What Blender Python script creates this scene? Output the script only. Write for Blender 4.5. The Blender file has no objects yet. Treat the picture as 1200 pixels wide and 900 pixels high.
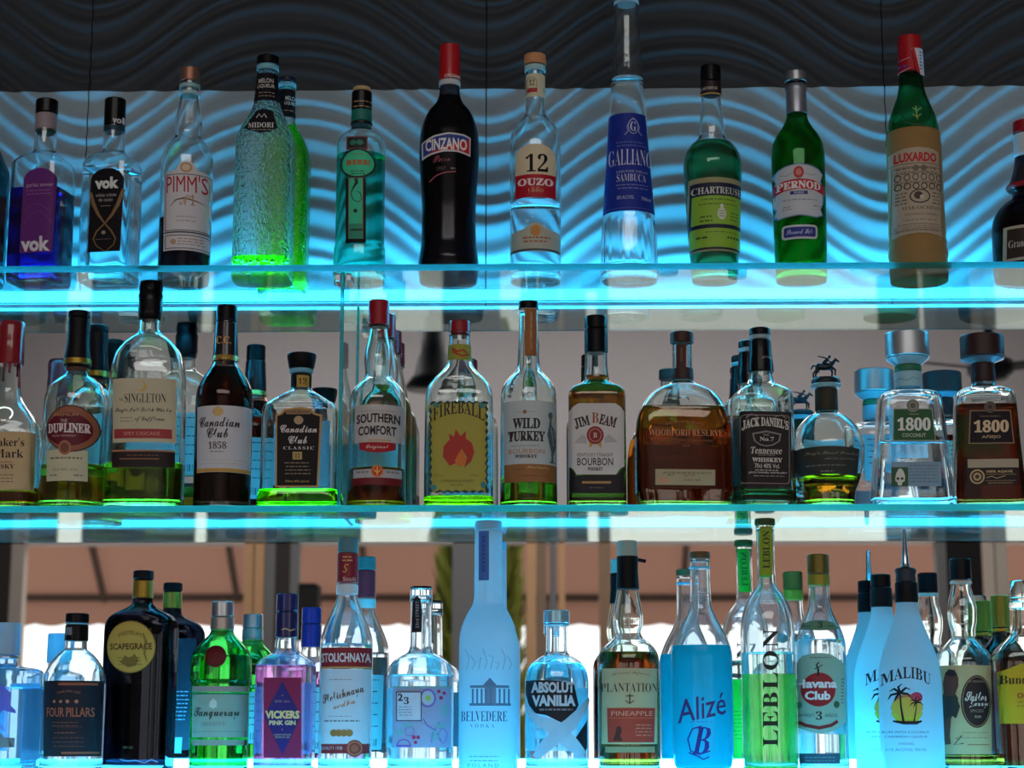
import bpy, bmesh, math, random
from mathutils import Vector, Matrix
random.seed(7)
PI = math.pi
S = bpy.context.scene
COL = S.collection

# ------------------------------------------------------------------ camera
F = 2200.0                                   # focal length in pixels of the 1200x900 frame
CAM = Vector((0.0, 0.0, 1.45))
PITCH = math.atan(415.0 / F)
YAW = math.atan(40.0 / F)
ROT = Matrix.Rotation(YAW, 3, 'Z') @ Matrix.Rotation(PI / 2 + PITCH, 3, 'X')
cd = bpy.data.cameras.new('camera')
cam = bpy.data.objects.new('camera', cd)
cam.matrix_world = Matrix.Translation(CAM) @ ROT.to_4x4()
cd.sensor_width = 36.0
cd.lens = F * 36.0 / 1200.0
cd.clip_start = 0.05
cd.clip_end = 300
COL.objects.link(cam)
S.camera = cam
YF = 2.60                                    # front edges of the glass shelves
YM = YF + 0.205                              # mirror plane behind them
cd.dof.use_dof = True
cd.dof.focus_distance = 2.66
cd.dof.aperture_fstop = 7.0

# ------------------------------------------------------------------ light
W = bpy.data.worlds.new('daylight')
S.world = W
W.use_nodes = True
bg = W.node_tree.nodes['Background']
bg.inputs['Color'].default_value = (1.0, 0.98, 0.95, 1)
bg.inputs['Strength'].default_value = 1.9
LED_RGB = (0.035, 0.56, 1.0)
LED_TOP, LED_MID, LED_LOW, LED_BOX = 25.0, 58.0, 75.0, 8.5

def area(name, loc, rot, sx, sy, power, rgb):
    l = bpy.data.lights.new(name, 'AREA')
    l.shape = 'RECTANGLE'; l.size = sx; l.size_y = sy
    l.energy = power; l.color = rgb
    o = bpy.data.objects.new(name, l)
    o.location = loc; o.rotation_euler = rot
    COL.objects.link(o)
    return o
area('unseen_fill_light', (0.0, -2.9, 4.26), (0, 0, 0), 5.0, 2.0, 122, (1.0, 0.97, 0.95))  # added unseen fill light, brightens the labels and the wall opposite

S.view_settings.view_transform = 'Standard'
S.view_settings.look = 'None'
S.view_settings.exposure = 0.0
S.view_settings.gamma = 1.0
S.view_settings.use_curve_mapping = False
cy = S.cycles
cy.use_denoising = True
cy.max_bounces = 26
cy.transmission_bounces = 24
cy.glossy_bounces = 8
cy.diffuse_bounces = 3
cy.transparent_max_bounces = 12
cy.caustics_reflective = True
cy.caustics_refractive = True
cy.sample_clamp_indirect = 4.0
cy.blur_glossy = 0.6

# ------------------------------------------------------------------ pixel <-> place
def ray(px, py):
    return ROT @ Vector(((px - 600.0) / F, (450.0 - py) / F, -1.0))
def U(px, py, Y):
    d = ray(px, py)
    return CAM + d * ((Y - CAM.y) / d.y)
def V(px, py, Yv):                            # a place in the room, found from where the mirror shows it
    p = U(px, py, Yv)
    p.y = 2 * YM - Yv
    return p

# ------------------------------------------------------------------ materials
def lin(c):
    o = []
    for v in c:
        v = v / 255.0
        o.append(v / 12.92 if v <= 0.04045 else ((v + 0.055) / 1.055) ** 2.4)
    return tuple(o)
MATS = {}
def newmat(key):
    m = bpy.data.materials.new(key)
    m.use_nodes = True
    nt = m.node_tree
    nt.nodes.clear()
    out = nt.nodes.new('ShaderNodeOutputMaterial')
    return m, nt, out
def pm(rgb, rough=0.5, metal=0.0, coat=0.0, bump=0.0, bscale=60.0):
    k = ('p', tuple(rgb), rough, metal, coat, bump, bscale)
    if k in MATS: return MATS[k]
    m, nt, out = newmat('paint_%d_%d_%d' % tuple(rgb))
    b = nt.nodes.new('ShaderNodeBsdfPrincipled')
    c = lin(rgb)
    tc = nt.nodes.new('ShaderNodeTexCoord')
    nz = nt.nodes.new('ShaderNodeTexNoise'); nz.inputs['Scale'].default_value = bscale
    nz.inputs['Detail'].default_value = 3
    nt.links.new(tc.outputs['Object'], nz.inputs['Vector'])
    mx = nt.nodes.new('ShaderNodeMix'); mx.data_type = 'RGBA'
    mx.inputs['A'].default_value = (*[v * 0.94 for v in c], 1)
    mx.inputs['B'].default_value = (*[min(1, v * 1.06) for v in c], 1)
    nt.links.new(nz.outputs['Fac'], mx.inputs['Factor'])
    nt.links.new(mx.outputs['Result'], b.inputs['Base Color'])
    b.inputs['Roughness'].default_value = rough
    b.inputs['Specular IOR Level'].default_value = 0.12 if max(rgb) < 30 else 0.25
    b.inputs['Metallic'].default_value = metal
    b.inputs['Coat Weight'].default_value = coat
    b.inputs['Coat Roughness'].default_value = 0.05
    if bump:
        bp = nt.nodes.new('ShaderNodeBump'); bp.inputs['Strength'].default_value = bump
        bp.inputs['Distance'].default_value = 0.002
        nt.links.new(nz.outputs['Fac'], bp.inputs['Height'])
        nt.links.new(bp.outputs['Normal'], b.inputs['Normal'])
    nt.links.new(b.outputs[0], out.inputs[0])
    MATS[k] = m
    return m
def glass(rgb=(1, 1, 1), passes=4, ior=1.47, rough=0.0, bump=0.0, bscale=120.0):
    """rgb: linear tint light keeps after crossing the whole thing"""
    k = ('g', tuple(rgb), passes, ior, rough, bump, bscale)
    if k in MATS: return MATS[k]
    m, nt, out = newmat('glass')
    g = nt.nodes.new('ShaderNodeBsdfGlass')
    g.inputs['Color'].default_value = (*[max(0.0, v) ** (1.0 / passes) for v in rgb], 1)
    g.inputs['IOR'].default_value = ior
    g.inputs['Roughness'].default_value = rough
    if bump:
        tc = nt.nodes.new('ShaderNodeTexCoord')
        nz = nt.nodes.new('ShaderNodeTexNoise'); nz.inputs['Scale'].default_value = bscale
        nz.inputs['Detail'].default_value = 2
        nt.links.new(tc.outputs['Object'], nz.inputs['Vector'])
        bp = nt.nodes.new('ShaderNodeBump'); bp.inputs['Strength'].default_value = bump
        bp.inputs['Distance'].default_value = 0.004
        nt.links.new(nz.outputs['Fac'], bp.inputs['Height'])
        nt.links.new(bp.outputs['Normal'], g.inputs['Normal'])
    nt.links.new(g.outputs[0], out.inputs[0])
    MATS[k] = m
    return m
def glow_film(m, amount, rgb=(1, 1, 1)):  # mixes in translucent white, added so the glass picks up the cyan glow
    nt = m.node_tree
    out = [n for n in nt.nodes if n.type == 'OUTPUT_MATERIAL'][0]
    src = out.inputs[0].links[0].from_socket
    t = nt.nodes.new('ShaderNodeBsdfTranslucent'); t.inputs['Color'].default_value = (*rgb, 1)
    mx = nt.nodes.new('ShaderNodeMixShader'); mx.inputs[0].default_value = amount
    nt.links.new(src, mx.inputs[1]); nt.links.new(t.outputs[0], mx.inputs[2]); nt.links.new(mx.outputs[0], out.inputs[0])
    return m
def liquid(rgb):
    return glass(rgb, passes=2, ior=1.34)
def milk(rgb, trans=0.55, rough=0.25):
    k = ('m', tuple(rgb), trans, rough)
    if k in MATS: return MATS[k]
    m, nt, out = newmat('milky')
    d = nt.nodes.new('ShaderNodeBsdfPrincipled')
    d.inputs['Base Color'].default_value = (*lin(rgb), 1)
    d.inputs['Roughness'].default_value = rough
    t = nt.nodes.new('ShaderNodeBsdfTranslucent')
    t.inputs['Color'].default_value = (*lin(rgb), 1)
    mx = nt.nodes.new('ShaderNodeMixShader'); mx.inputs[0].default_value = trans
    nt.links.new(d.outputs[0], mx.inputs[1]); nt.links.new(t.outputs[0], mx.inputs[2])
    nt.links.new(mx.outputs[0], out.inputs[0])
    MATS[k] = m
    return m
def emit(rgb, strength):
    m, nt, out = newmat('lamp_glow')
    e = nt.nodes.new('ShaderNodeEmission')
    e.inputs['Color'].default_value = (*rgb, 1); e.inputs['Strength'].default_value = strength
    nt.links.new(e.outputs[0], out.inputs[0])
    return m

# ------------------------------------------------------------------ objects
def empty(name, loc, label, cat, group=None, rz=0.0):
    o = bpy.data.objects.new(name, None)
    o.empty_display_size = 0.03
    o.location = loc; o.rotation_euler = (0, 0, rz)
    COL.objects.link(o)
    tag(o, label, cat, group)
    return o
def tag(o, label, cat, group=None):
    o['label'] = label; o['category'] = cat
    if group: o['group'] = group
    return o
def link(name, me, parent=None, loc=None):
    o = bpy.data.objects.new(name, me)
    COL.objects.link(o)
    if parent is not None: o.parent = parent
    if loc is not None: o.location = loc
    return o
def fin(name, bm, mats, parent=None, loc=None, smooth=True, recalc=False):
    if recalc: bmesh.ops.recalc_face_normals(bm, faces=bm.faces[:])
    me = bpy.data.meshes.new(name)
    for f in bm.faces: f.smooth = smooth
    bm.to_mesh(me); bm.free()
    for m in (mats if isinstance(mats, (list, tuple)) else [mats]): me.materials.append(m)
    return link(name, me, parent, loc)
def struct(o):
    o['kind'] = 'structure'
    return o
def add_box(bm, lo, hi, bev=0.0, mi=0):
    x0, y0, z0 = lo; x1, y1, z1 = hi
    vs = [bm.verts.new(p) for p in ((x0,y0,z0),(x1,y0,z0),(x1,y1,z0),(x0,y1,z0),(x0,y0,z1),(x1,y0,z1),(x1,y1,z1),(x0,y1,z1))]
    fs = [bm.faces.new([vs[i] for i in q]) for q in ((3,2,1,0),(4,5,6,7),(0,1,5,4),(1,2,6,5),(2,3,7,6),(3,0,4,7))]
    for f in fs: f.material_index = mi
    if bev:
        es = list({e for f in fs for e in f.edges})
        bmesh.ops.bevel(bm, geom=es, offset=bev, segments=2, affect='EDGES', profile=0.5)
def box(name, lo, hi, m, parent=None, bev=0.0):
    bm = bmesh.new(); add_box(bm, lo, hi, bev)
    return fin(name, bm, m, parent, smooth=False)
def add_rings(bm, rings, close0=True, close1=True, flip=False, mi=0):
    """rings: list of lists of points"""
    prev = None; n = len(rings[0]); fs = []
    first = None
    for r in rings:
        vs = [bm.verts.new(p) for p in r]
        if prev:
            for i in range(n):
                j = (i + 1) % n
                q = [prev[i], prev[j], vs[j], vs[i]]
                fs.append(bm.faces.new(q[::-1] if flip else q))
        else: first = vs
        prev = vs
    def cap(vs, up):
        c = Vector((0, 0, 0))
        for v in vs: c += v.co
        cv = bm.verts.new(c / n)
        for i in range(n):
            j = (i + 1) % n
            t = [vs[i], vs[j], cv] if up else [vs[j], vs[i], cv]
            fs.append(bm.faces.new(t[::-1] if flip else t))
    if close0: cap(first, False)
    if close1: cap(prev, True)
    for f in fs: f.material_index = mi
    return fs
def lathe_rings(pts, seg=32, cx=0.0, cy_=0.0):
    return [[(cx + r * math.cos(2*PI*i/seg), cy_ + r * math.sin(2*PI*i/seg), z) for i in range(seg)] for z, r in pts]

# ------------------------------------------------------------------ smooth profile
def pchip(t, y, tt):
    n = len(t); h = [t[i+1]-t[i] for i in range(n-1)]
    dl = [(y[i+1]-y[i])/h[i] for i in range(n-1)]
    d = [0.0]*n
    d[0] = dl[0]; d[-1] = dl[-1]
    for i in range(1, n-1):
        if dl[i-1]*dl[i] > 0:
            w1 = 2*h[i]+h[i-1]; w2 = h[i]+2*h[i-1]
            d[i] = (w1+w2)/(w1/dl[i-1]+w2/dl[i])
    out = []; k = 0
    for x in tt:
        while k < n-2 and x > t[k+1]: k += 1
        s = (x-t[k])/h[k]
        h00 = (1+2*s)*(1-s)**2; h10 = s*(1-s)**2; h01 = s*s*(3-2*s); h11 = s*s*(s-1)
        out.append(h00*y[k]+h10*h[k]*d[k]+h01*y[k+1]+h11*h[k]*d[k+1])
    return out
def resample(pts, step=0.0028):
    t = [0.0]
    for i in range(1, len(pts)):
        t.append(t[-1] + max(1e-6, math.hypot(pts[i][0]-pts[i-1][0], pts[i][1]-pts[i-1][1])))
    n = max(8, int(t[-1]/step))
    tt = sorted(set([t[-1]*i/n for i in range(n+1)] + t))
    return list(zip(pchip(t, [p[0] for p in pts], tt), pchip(t, [p[1] for p in pts], tt)))

# ------------------------------------------------------------------ flat shapes in photo pixels, later wrapped on a bottle
def Pg(*pts): return ([tuple(p) for p in pts], [tuple(range(len(pts)))])
def R(x0, y0, x1, y1, r=0.0):
    if r <= 0: return Pg((x0,y0),(x1,y0),(x1,y1),(x0,y1))
    p = []
    for cx, cy_, a0 in ((x0+r,y0+r,180),(x1-r,y0+r,270),(x1-r,y1-r,0),(x0+r,y1-r,90)):
        for k in range(5):
            a = math.radians(a0 + 22.5*k); p.append((cx+r*math.cos(a), cy_+r*math.sin(a)))
    return Pg(*p)
def E(cx, cy_, rx, ry=None, n=28, a0=0.0, a1=360.0):
    ry = rx if ry is None else ry
    full = abs(a1-a0) >= 359.9
    return Pg(*[(cx+rx*math.cos(math.radians(a0+(a1-a0)*k/(n if full else n-1))), cy_+ry*math.sin(math.radians(a0+(a1-a0)*k/(n if full else n-1)))) for k in range(n)])
def ringshape(outer, w, cx=None, cy_=None):
    """band of width w just inside a polygon's outline"""
    vs, _ = outer; n = len(vs)
    mx = sum(p[0] for p in vs)/n if cx is None else cx; my = sum(p[1] for p in vs)/n if cy_ is None else cy_
    hx = max(abs(p[0]-mx) for p in vs); hy = max(abs(p[1]-my) for p in vs)
    inn = [(mx+(p[0]-mx)*(hx-w)/hx, my+(p[1]-my)*(hy-w)/hy) for p in vs]
    return (vs+inn, [(i, (i+1) % n, n+(i+1) % n, n+i) for i in range(n)])
def Ln(pts, w):
    """stroke of width w along points"""
    L = []; Rr = []
    for i, (x, y) in enumerate(pts):
        a = pts[max(0, i-1)]; b = pts[min(len(pts)-1, i+1)]
        dx, dy = b[0]-a[0], b[1]-a[1]; l = math.hypot(dx, dy) or 1
        ww = w[i] if isinstance(w, (list, tuple)) else w
        L.append((x-dy/l*ww/2, y+dx/l*ww/2)); Rr.append((x+dy/l*ww/2, y-dx/l*ww/2))
    n = len(pts)
    return (L+Rr, [(i, i+1, n+i+1, n+i) for i in range(n-1)])
def join(*shapes):
    V_, F_ = [], []
    for vs, fs in shapes:
        o = len(V_); V_ += vs; F_ += [tuple(i+o for i in f) for f in fs]
    return (V_, F_)
def micro(x0, x1, y, rows=1, dy=4.0, h=1.0, seed=1):
    """rows of print too small to read"""
    rr = random.Random(seed*977+int(x0*3+y*7)); sh = []
    for k in range(rows):
        x = x0 + rr.uniform(0, (x1-x0)*0.08); e = x1 - rr.uniform(0, (x1-x0)*0.08)
        while x < e:
            w = rr.uniform(2.0, 6.0)
            sh.append(R(x, y+k*dy, min(x+w, e), y+k*dy+h)); x += w + 1.2
    return join(*sh)
FACES = {'sb': (0x1D400, 0x1D41A, 0x1D7CE), 'si': (0x1D468, 0x1D482, 0x1D7CE), 'sc': (0x1D4D0, 0x1D4EA, 0x1D7CE), 'fr': (0x1D56C, 0x1D586, 0x1D7CE)}
def face(s, f):
    U0, L0, D0 = FACES[f]; o = ''
    for ch in s:
        if 'A' <= ch <= 'Z': o += chr(U0+ord(ch)-65)
        elif 'a' <= ch <= 'z': o += chr(L0+ord(ch)-97)
        elif '0' <= ch <= '9': o += chr(D0+ord(ch)-48)
        else: o += ch
    return o
TXT = {}
def T(s, cx, cy_, h, w=None, bold=0.0, shear=0.0, arch=0.0, rot=0.0, mirror=False, space=1.0, f=None):
    if f: s = face(s, f)
    k = (s, bold, shear, space)
    if k not in TXT:
        c = bpy.data.curves.new('t', 'FONT'); c.body = s; c.size = 1.0; c.resolution_u = 2
        c.offset = bold; c.shear = shear; c.space_character = space
        o = bpy.data.objects.new('t', c)
        COL.objects.link(o)
        me = bpy.data.meshes.new_from_object(o.evaluated_get(bpy.context.evaluated_depsgraph_get()))
        vs = [(v.co.x, v.co.y) for v in me.vertices]; fs = [tuple(p.vertices) for p in me.polygons]
        bpy.data.objects.remove(o); bpy.data.curves.remove(c); bpy.data.meshes.remove(me)
        TXT[k] = (vs, fs)
    vs, fs = TXT[k]
    x0 = min(p[0] for p in vs); x1 = max(p[0] for p in vs); y0 = min(p[1] for p in vs); y1 = max(p[1] for p in vs)
    sy = h/(y1-y0); sx = (w/(x1-x0)) if w else sy
    W2 = (x1-x0)*sx/2
    out = []
    for x, y in vs:
        X = (x-(x0+x1)/2)*sx; Yy = -(y-(y0+y1)/2)*sy
        Yy -= arch*(1-(X/W2)**2)
        if mirror: X = -X
        if rot:
            a = math.radians(rot); X, Yy = X*math.cos(a)-Yy*math.sin(a), X*math.sin(a)+Yy*math.cos(a)
        out.append((cx+X, cy_+Yy))
    return (out, fs)

# ------------------------------------------------------------------ bottles
SHELF_TOP = {}
def pitch_z(px, py, Y): return U(px, py, Y).z
class Bottle:
    def __init__(s, name, label, row, cx, prof, gl=None, c=None, yref=None, n=2.0, d=1.0, sq=None, rot=0.0, group=None,
                 thick=2.6, base=None, flute=None, solid=None, seg=48, refc=None):
        s.row = row
        s.c = c if c is not None else {0: 0.085, 1: 0.065, 2: 0.065}[row]
        s.Y = YF + s.c; s.Yp = YF + refc if refc is not None else s.Y; s.z0 = SHELF_TOP[row]
        yref = yref or {0: 250, 1: 520, 2: 820}[row]
        p = U(cx, yref, s.Y); s.X = p.x; s.cx = cx
        s.m = (U(cx+1, yref, s.Yp) - U(cx, yref, s.Yp)).x
        s.rot = math.radians(rot); s.nb, s.db = n, d; s.sq = sq; s.flute = flute
        pts = [(s.zof(y), hw*s.m) for y, hw in prof if s.zof(y) > 0.006]
        pts.sort()
        a0 = prof[-1][1]*s.m
        pts = [(0.0, a0*0.965), (0.0022, a0*0.99)] + [q for q in pts if q[0] > 0.008]
        if pts[2][0] > 0.012: pts.insert(2, (0.006, a0))
        s.pts = resample(pts)
        if sq: s.zs = (s.zof(sq[1]), s.zof(sq[0]))       # fully square below zs[0], round above zs[1]
        s.H = s.pts[-1][0]
        s.root = empty(name, (s.X, s.Y, s.z0), label, 'bottle', group, s.rot)
        if base is None: base = 13.0 if row == 0 else 7.0
        t = s.t = thick*0.001; bt = s.bt = base*0.001
        seg = 64 if n > 2.5 or flute else seg
        bm = bmesh.new()
        outer = [s.section(z, a, seg) for z, a in s.pts]
        add_rings(bm, [[(x*0.55, y*0.55, 0.0028) for x, y, z in outer[0]], [(x*0.86, y*0.86, 0.0004) for x, y, z in outer[0]]] + outer)
        if solid is None:
            inn = []
            for z, a in s.pts:
                if z >= bt*1.25 and z < s.H - 0.004: inn.append((z, max(a-t, 0.003)))
            ai = inn[0][1]
            inn = [(bt, ai*0.6), (bt*1.04, ai*0.86)] + inn
            add_rings(bm, [s.section(z, a, seg, inner=True) for z, a in inn], flip=True)
            s.inn = inn
            s.body = fin('glass_body', bm, gl or glass(), s.root)
        else:
            s.body = fin('glass_body', bm, solid, s.root)
        s.t, s.bt, s.seg = t, bt, seg
    def zof(s, y, Y=None): return pitch_z(s.cx, y, Y or s.Yp) - s.z0
    def nd(s, z):
        if not s.sq: return s.nb, s.db
        z0, z1 = s.zs
        k = 0.0 if z <= z0 else (1.0 if z >= z1 else (z-z0)/(z1-z0))
        k = k*k*(3-2*k)
        return s.nb + (2.0-s.nb)*k, s.db + (1.0-s.db)*k
    def section(s, z, a, seg, inner=False, grow=0.0):
        n, d = s.nd(z); e = 2.0/n; out = []
        for i in range(seg):
            t = 2*PI*i/seg + PI/seg
            c_, s_ = math.cos(t), math.sin(t)
            k = 1.0
            if s.flute and not inner:
                zf0, zf1, cnt, amp = s.flute
                if z < s.zof(zf0) : k = 1.0 + amp*math.cos(cnt*t)
            ad = a*d
            if inner: ad = max(0.003, (a+s_t(s))*d - s_t(s))
            out.append((k*(a+grow)*math.copysign(abs(c_)**e, c_), k*(ad+grow)*math.copysign(abs(s_)**e, s_), z))
        return out
    def rad(s, z):
        P = s.pts
        if z <= P[0][0]: return P[0][1]
        lo, hi = 0, len(P)-1
        if z >= P[hi][0]: return P[hi][1]
        while hi-lo > 1:
            m_ = (lo+hi)//2
            if P[m_][0] <= z: lo = m_
            else: hi = m_
        f = (z-P[lo][0])/max(1e-9, P[hi][0]-P[lo][0])
        return P[lo][1]+(P[hi][1]-P[lo][1])*f
    # ---- contents
    def liquid(s, y, rgb, opaque=None, name='liquid'):
        zl = s.zof(y)
        src = s.inn if opaque is None else [(z, a) for z, a in s.pts if z > 0.003]
        g = 0.0004
        P = [q for q in src if q[0] < zl-0.001]
        a_l = s.rad(zl) - (s.t if opaque is None else 0)
        P = P + [(zl, max(0.003, a_l))]
        if opaque is None and P[0][0] == s.bt: P[0] = (s.bt-0.0003, P[0][1])
        bm = bmesh.new()
        add_rings(bm, [s.section(z, a, s.seg, inner=(opaque is None), grow=g) for z, a in P])
        o = fin(name, bm, opaque or liquid(rgb), s.root)
        return o
    # ---- turned parts round the axis (caps, rings, capsules)
    def turn(s, part, pts, m, seg=32, ribs=0, parent=None, hollow=False):
        P = []
        for y, hw in pts: P.append((s.zof(y), hw*s.m))
        P.sort()
        z0, r0 = P[0]; z1, r1 = P[-1]
        b = min(0.0012, (z1-z0)*0.2)
        P = [(z0, r0-b)] + [(z0+b, r0)] + P[1:-1] + [(z1-b, r1), (z1, r1-b)]
        seg = max(seg, 48) if ribs else seg
        rings = lathe_rings(P, seg)
        if ribs:
            rings = [[(x*(1-0.03*(i % 2)), y*(1-0.03*(i % 2)), z) for i, (x, y, z) in enumerate(r)] for r in rings]
        bm = bmesh.new(); add_rings(bm, rings)
        o = fin(part, bm, m, parent or s.root)
        for p in o.data.polygons: p.use_smooth = True
        o.data.set_sharp_from_angle(angle=math.radians(40))
        return o
    # ---- printed or glued on
    def wrap(s, shapes, lvl, back=False, over=0.0):
        """shapes: list of (shape, material index); returns bmesh"""
        bm = bmesh.new()
        xs = [p[0] for sh, _ in shapes for p in sh[0]]; ys = [p[1] for sh, _ in shapes for p in sh[0]]
        for (vs, fs), mi in shapes:
            bv = [bm.verts.new((x, -y, 0)) for x, y in vs]
            for f in fs:
                try:
                    nf = bm.faces.new([bv[i] for i in f]); nf.material_index = mi
                except ValueError: pass
        for f in bm.faces:
            f.normal_update()
            if f.normal.z < 0: f.normal_flip()
        x0, x1, y0, y1 = min(xs), max(xs), min(ys), max(ys)
        def cut(lo, hi, step, axis):
            k = math.floor(lo/step)+1
            while k*step < hi:
                co = (k*step, 0, 0) if axis == 0 else (0, -k*step, 0)
                no = (1, 0, 0) if axis == 0 else (0, 1, 0)
                bmesh.ops.bisect_plane(bm, geom=bm.verts[:]+bm.edges[:]+bm.faces[:], plane_co=co, plane_no=no, dist=1e-5)
                k += 1
        if x1-x0 > 5: cut(x0, x1, 3.0, 0)
        if y1-y0 > 12: cut(y0, y1, 7.0, 1)
        off = 0.00035 + 0.00028*lvl
        ca, sa = math.cos(s.rot), math.sin(s.rot)
        bmax = s.rad(s.zof((y0+y1)/2))*s.nd(s.zof((y0+y1)/2))[1]
        Yfr = s.Y - bmax if not back else s.Y
        for v in bm.verts:
            px, py = v.co.x, -v.co.y
            p = U(px, py, Yfr)
            z = p.z - s.z0
            a = s.rad(z) + over*s.m; n, d = s.nd(z); b = a*d
            dx = p.x - s.X
            xl = (dx - bmax*sa)/ca if not back else dx
            u = min(abs(xl)/a, 0.992)
            xl = math.copysign(u*a, xl)
            yy = -b*(1-u**n)**(1.0/n)
            # push out along the outline's normal
            nx = (u**(n-1))*math.copysign(1, xl)/a; ny = -((abs(yy)/b)**(n-1))/b
            l = math.hypot(nx, ny) or 1
            x_, y_ = xl+nx/l*off, yy+ny/l*off
            if back: x_, y_ = -x_, -y_
            v.co = (x_, y_, z)
        if back: pass
        return bm
    def stick(s, part, shape, rgb, prints=(), lvl=0, rough=0.55, metal=0.0, back=False, over=0.0, label=None):
        """a label: its paper is one part, everything printed on it a sub-part"""
        o = None
        if shape is not None:
            m = rgb if not isinstance(rgb, tuple) else pm(rgb, rough, metal)
            o = fin(part, s.wrap([(shape, 0)], lvl, back, over), m, s.root, smooth=True)
            if label: o['label'] = label
        if prints:
            ms = []; bm = bmesh.new()
            me_all = []
            for i, pr in enumerate(prints):
                sh, col = pr[0], pr[1]; lv = pr[2] if len(pr) > 2 else 1
                k = pm(col, 0.45) if isinstance(col, tuple) else col
                if k not in ms: ms.append(k)
                b2 = s.wrap([(sh, ms.index(k))], lvl+lv, back, over)
                me = bpy.data.meshes.new('tmp'); b2.to_mesh(me); b2.free()
                bm.from_mesh(me); bpy.data.meshes.remove(me)
            po = fin('lettering' if o is not None else part, bm, ms, o or s.root, smooth=True)
            return o or po
        return o
def s_t(s): return getattr(s, 't', 0.0026)

# ================================================================== the bar back: wall, mirror, shelves
for r_, (py_, cc) in enumerate(((309.0, 0.0), (591.5, 0.0), (903.0, 0.065))):
    SHELF_TOP[r_] = U(600, py_, YF + cc).z
TH = 0.0095
XL, XR = -1.12, 1.12
zs1 = SHELF_TOP[0]
MPX = 0.00128                                           # metres per photo pixel on the wall

# wave panels, two courses, three seams in view
SEAMX = [U(x, 200, YM).x for x in (99.0, 569.5, 1041.0)]
PW = SEAMX[1]-SEAMX[0]
edges_x = [SEAMX[0]-PW] + SEAMX + [SEAMX[2]+PW]
z_course = U(600, 103, YM).z
z_low = zs1 - TH - 0.004
z_high = z_course + 0.30
PER = 0.0372; AMP = 0.072
def wave_h(x, z):
    k = (x - SEAMX[0])/PW
    cu = -AMP*math.cos(2*PI*k) - 0.010*math.cos(4*PI*k)
    w = z - cu
    w += 0.0050*math.sin(2*PI*w/0.1116 + 0.7*math.sin(2*PI*k))
    v = 0.5+0.5*math.cos(2*PI*w/PER)
    return 0.0054*(v**0.9)
def wave_panel(x0, x1, z0, z1, yb, m, name):
    nx = 110; nz = max(8, int((z1-z0)/0.0021))
    bm = bmesh.new(); g = 0.0009
    grid = []
    for j in range(nz+1):
        z = z0+(z1-z0)*j/nz
        grid.append([bm.verts.new((x0+g+(x1-x0-2*g)*i/nx, yb - 0.004 - wave_h(x0+g+(x1-x0-2*g)*i/nx, z), z)) for i in range(nx+1)])
    for j in range(nz):
        for i in range(nx):
            bm.faces.new((grid[j][i], grid[j][i+1], grid[j+1][i+1], grid[j+1][i]))
    # closed sides and top so the panel has its thickness
    rim = [grid[0][i] for i in range(nx+1)] + [grid[j][nx] for j in range(1, nz+1)] + [grid[nz][i] for i in range(nx-1, -1, -1)] + [grid[j][0] for j in range(nz-1, 0, -1)]
    back = [bm.verts.new((v.co.x, yb, v.co.z)) for v in rim]
    n = len(rim)
    for i in range(n):
        f = bm.faces.new((rim[i], back[i], back[(i+1) % n], rim[(i+1) % n]))
    o = fin(name, bm, m, WALL, smooth=True)
    o.data.set_sharp_from_angle(angle=math.radians(50))
    return o
WALL = struct(box('wall_back', (-6.0, YM+0.03, 0.0), (6.0, YM+0.15, 4.3), pm((70, 68, 68), 0.8)))
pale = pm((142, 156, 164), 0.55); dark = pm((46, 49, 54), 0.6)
for i in range(4):
    wave_panel(edges_x[i], edges_x[i+1], z_low, z_course, YM+0.012, pale, 'wave_panel')
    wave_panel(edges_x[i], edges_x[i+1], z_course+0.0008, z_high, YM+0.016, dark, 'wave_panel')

mm, nt, out = newmat('mirror_silver')
gl_ = nt.nodes.new('ShaderNodeBsdfGlossy'); gl_.inputs['Roughness'].default_value = 0.0
gl_.inputs['Color'].default_value = (0.80, 0.83, 0.84, 1); nt.links.new(gl_.outputs[0], out.inputs[0])
zm1 = zs1 - TH - 0.005; zm0 = SHELF_TOP[2] - 0.12
mt = empty('mirror', (0, YM, zm0), 'wide wall mirror behind the two lower glass shelves', 'mirror')
bm = bmesh.new(); add_box(bm, (XL, 0.0, 0.0), (XR, 0.006, zm1-zm0)); fin('mirror_glass', bm, mm, mt, smooth=False)
bm = bmesh.new(); add_box(bm, (XL, 0.0065, -0.001), (XR, 0.016, zm1-zm0)); fin('backing_board', bm, pm((60, 60, 62), 0.8), mt, smooth=False)

sg = glow_film(glass((0.80, 0.97, 0.96), passes=2, ior=1.5), 0.035)
eg = glass((0.03, 0.62, 0.66), passes=2, ior=1.5, rough=0.30)
SHLAB = ['uppermost glass shelf across the wave wall, lit cyan', 'middle glass shelf carrying the whisky and tequila row', 'lowest glass shelf under the gin, vodka and rum row']
led = emit(LED_RGB, 1.0)
for r_ in range(3):
    zt = SHELF_TOP[r_]
    bm = bmesh.new(); fy = YF if r_ < 2 else YF-0.075
    add_box(bm, (XL, fy, zt-TH), (XR, YM-0.003, zt))
    bmesh.ops.bevel(bm, geom=[e for e in bm.edges if abs(e.verts[0].co.y-fy) < 1e-6 and abs(e.verts[1].co.y-fy) < 1e-6 and abs(e.verts[0].co.z-e.verts[1].co.z) < 1e-6], offset=0.0012, segments=2, affect='EDGES')
    for f in bm.faces: f.material_index = 1 if f.normal.y < -0.5 else 0
    o = fin('glass_shelf', bm, [sg, eg], smooth=False)
    tag(o, SHLAB[r_], 'shelf', 'lit glass shelves')
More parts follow.
